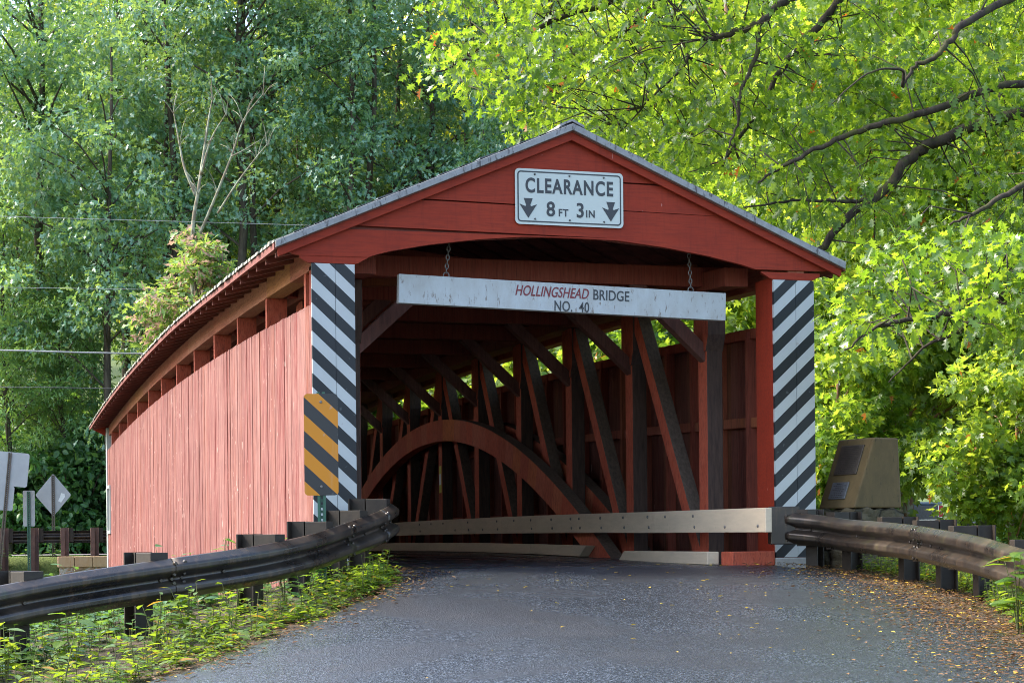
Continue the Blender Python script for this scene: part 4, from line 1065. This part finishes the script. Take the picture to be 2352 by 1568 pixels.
# outline of the foliage as clumps: (region in view, depth range, count)
def inpoly(x, y, poly):
    c = False; j = len(poly) - 1
    for i in range(len(poly)):
        xi, yi = poly[i]; xj, yj = poly[j]
        if (yi > y) != (yj > y) and x < (xj - xi) * (y - yi) / (yj - yi) + xi: c = not c
        j = i
    return c
regions = [([(1000, -420), (975, 40), (990, 150), (1060, 215), (1130, 215), (1190, 300), (1330, 330), (1500, 380), (1750, 480), (1960, 600), (2120, 640), (2300, 600), (2700, 560), (2700, -420)], (20.6, 26.5), 640),
           ([(1960, 560), (2380, 540), (2650, 560), (2650, 800), (2330, 760), (2200, 790), (2060, 800), (1950, 800), (1930, 740), (2030, 690)], (15.2, 18.5), 60)]
cen = []
for poly, (d0, d1), n in regions:
    xs = [p[0] for p in poly]; ys_ = [p[1] for p in poly]; k = 0
    while k < n:
        px, py = rnd.uniform(min(xs), max(xs)), rnd.uniform(min(ys_), max(ys_))
        if inpoly(px, py, poly):
            D = rnd.uniform(d0, d1); cen.append(at(px, py, D) - o0); k += 1
cen = np.array([tuple(c) for c in cen])
tv = np.array([tuple(t) for t in twig])
for c in cen:                                    # thin twigs from the nearest limb to each clump
    d = np.linalg.norm(tv - c, axis=1); j = int(np.argsort(d)[rnd.randint(0, 14)])
    if d[j] < 1.9:
        a_ = Vector(tv[j]); e = Vector(c); md = (a_ + e) / 2 + Vector((rnd.uniform(-.2, .2), rnd.uniform(-.2, .2), rnd.uniform(-.1, .28)))
        b.tube([a_, md, e, e + (e - md) * .35 + Vector((0, 0, -.12))], [.011, .008, .005, .003], 5, cap=False)
b.build('trunk', M['bark'], ok)
P, D, N, S = clump_leaves(cen, npr.uniform(.26, .60, len(cen)), 42, .155, .55, .45, .7)
leaf_obj('crown', P, D, N, S, T_OAK, LG['oak'], ok); tag(ok, 'large oak at right with dark limbs and big lobed leaves over the portal', 'tree')

# --- ground cover and weeds
def scatter(name, n, fn, size, T, mat, label_kind='stuff', up=1.0, stem=True):
    P = []; D = []; N = []; S = []; b = MB()
    for _ in range(n):
        r_ = fn()
        if r_ is None: continue
        x, y, h = r_; z = ground_z(x, y)
        nl = rnd.randint(4, 9); lean = (rnd.uniform(-.25, .25), rnd.uniform(-.25, .25))
        for k in range(nl):
            t = (k + 1) / nl; a_ = k * 2.4 + rnd.random(); hh = h * t
            px, py, pz = x + lean[0] * hh, y + lean[1] * hh, z + hh
            P.append((px, py, pz)); D.append((math.cos(a_), math.sin(a_), rnd.uniform(-.25, .45))); N.append((rnd.uniform(-.3, .3), rnd.uniform(-.3, .3), 1)); S.append(size * rnd.uniform(.55, 1.25) * (1.15 - .45 * t))
        if stem: b.tube([(x, y, z - .02), (x + lean[0]*h, y + lean[1]*h, z + h)], [.004, .002], 4, cap=False)
    o = leaf_obj(name, np.array(P), np.array(D), np.array(N), np.array(S), T, mat)
    tag(o, kind='stuff')
    if stem: s_ = b.build('stems', M['stem'], o)
    return o
def left_spot():
    y = rnd.uniform(-6.3, .1); xl = edge_at(left_e, y); d = abs(rnd.gauss(0, .85)) + .06
    if y > -2.2: d *= .45
    x = xl - d - .04
    if x < -8.5 or (y > -.3 and x < -2.9): return None
    return x, y, rnd.uniform(.03, .17) * (1 + .4 * (d > .5)) * (2.1 if rnd.random() < .12 else 1)
scatter('undergrowth', 360, left_spot, .11, T_OVAL, LG['weed'])
scatter('grass', 300, lambda: (lambda q: None if q is None else (q[0] + .1, q[1], q[2] * .7))(left_spot()), .12, T_SLIM, LG['weed'], stem=False)
def right_spot():
    y = rnd.uniform(-9.5, -.6); x = float(np.interp(y, [-9.5, -7, -5.5, -4.4, -3.45, -2, -1.25, -.5], [.1, .95, 1.6, 2.1, 2.6, 2.95, 2.9, 2.7])) + abs(rnd.gauss(0, .8))
    return (x, y, rnd.uniform(.04, .26))
scatter('undergrowth', 2300, right_spot, .075, T_OVAL, LG['weed'])
def bank_spot():
    x = rnd.uniform(-13, -2.8); y = rnd.uniform(-2.0, 4.0) if rnd.random() < .3 else rnd.uniform(20, 31.0)
    if y > 26 and x > -3.6: return None
    return (x, y, rnd.uniform(.15, .55))
scatter('undergrowth', 5200, bank_spot, .15, T_OVAL, LG['bush'])
def slope_spot():
    y = rnd.uniform(-4.4, 1.8); x = edge_at(left_e, min(y, -.2)) - rnd.uniform(1.5, 5)
    return None if (y > -.3 and x > -2.9) else (x, y, rnd.uniform(.06, .24))
scatter('undergrowth', 900, slope_spot, .12, T_OVAL, LG['bush'])
scatter('undergrowth', 1000, lambda: (rnd.uniform(3.2, 12), rnd.uniform(-4, 6), rnd.uniform(.1, .5)), .14, T_OVAL, LG['weed'])
# taller weeds standing by the left rail posts
def weed(px, py, D, h, size, label):
    q = at(px, py, D); z = ground_z(q.x, q.y); rt = tag(empty('tall_weed', (q.x, q.y, z)), label, 'plant'); b = MB(); P = []; Dd = []; N = []; S = []
    for s_ in range(rnd.randint(2, 4)):
        lx, ly = rnd.uniform(-.3, .3), rnd.uniform(-.3, .3); hh = h * rnd.uniform(.65, 1); b.tube([(0, 0, -.03), (lx*hh*.4, ly*hh*.4, hh*.55), (lx*hh, ly*hh, hh)], [.006, .005, .002], 5, cap=False)
        for k in range(7):
            t = .3 + .7 * k / 6; a_ = k * 2.4 + s_; P.append((lx*hh*t*t, ly*hh*t*t, hh*t)); Dd.append((math.cos(a_), math.sin(a_), rnd.uniform(-.2, .35))); N.append((rnd.uniform(-.3, .3), rnd.uniform(-.3, .3), 1)); S.append(size * rnd.uniform(.6, 1.2))
    b.build('stem', M['stem'], rt); leaf_obj('leaves', np.array(P), np.array(Dd), np.array(N), np.array(S), T_OVAL, LG['weed'], rt)
weed(540, 1440, 14.6, .62, .13, 'tall leafy weed against the red wall left of the second post')
weed(655, 1430, 15.0, .45, .14, 'broad leaved weed between the two middle posts of the left rail')
weed(430, 1465, 13.6, .42, .13, 'yellow green weed right of the thick left post')
weed(355, 1490, 13.2, .45, .12, 'leafy weed just right of the near post base')
weed(15, 1568, 12.0, .45, .14, 'weed in front of the leftmost rail post')
weed(160, 1520, 12.7, .38, .15, 'round leaved weed under the beam between the left posts')
weed(2338, 1425, 13.0, .62, .20, 'tall weed rising behind the right guardrail at frame edge')
# --- fallen leaves
def litter(name, n, fn, size, mat):
    P = []; D = []; N = []; S = []
    for _ in range(n):
        q = fn()
        if q is None: continue
        x, y = q; a_ = rnd.uniform(0, 6.3); P.append((x, y, near_z(x, y) + .028 if abs(x) < 2.6 or y < -.2 else ground_z(x, y) + .02)); D.append((math.cos(a_), math.sin(a_), rnd.uniform(-.05, .25))); N.append((rnd.uniform(-.3, .3), rnd.uniform(-.3, .3), 1)); S.append(size * rnd.uniform(.5, 1.4))
    tag(leaf_obj(name, np.array(P), np.array(D), np.array(N), np.array(S), T_FLAT, mat), kind='stuff')
re_ = [(-9.5, -.6), (-8.1, -.15), (-6.9, .3), (-5.0, .98), (-2.7, 1.7), (-.46, 2.08), (.2, 2.2)]
def right_edge(y): return float(np.interp(y, [a for a, _ in re_], [c_ for _, c_ in re_]))
def lit_right():
    y = -.15 - rnd.random() ** .8 * 9; x = right_edge(y) + rnd.gauss(.62, .45)
    return (x, y) if x < 3.1 else None
litter('fallen_leaves', 8500, lit_right, .038, LG['litter'])
def lit_left():
    y = rnd.uniform(-7, .1); x = edge_at(left_e, y) + rnd.gauss(.02, .22); return (x, y)
litter('fallen_leaves', 1500, lit_left, .042, LG['litter'])
litter('fallen_leaves', 190, lambda: (2.0 - abs(rnd.gauss(0, 2.2)), -rnd.random() ** 1.3 * 9), .036, LG['yellow'])
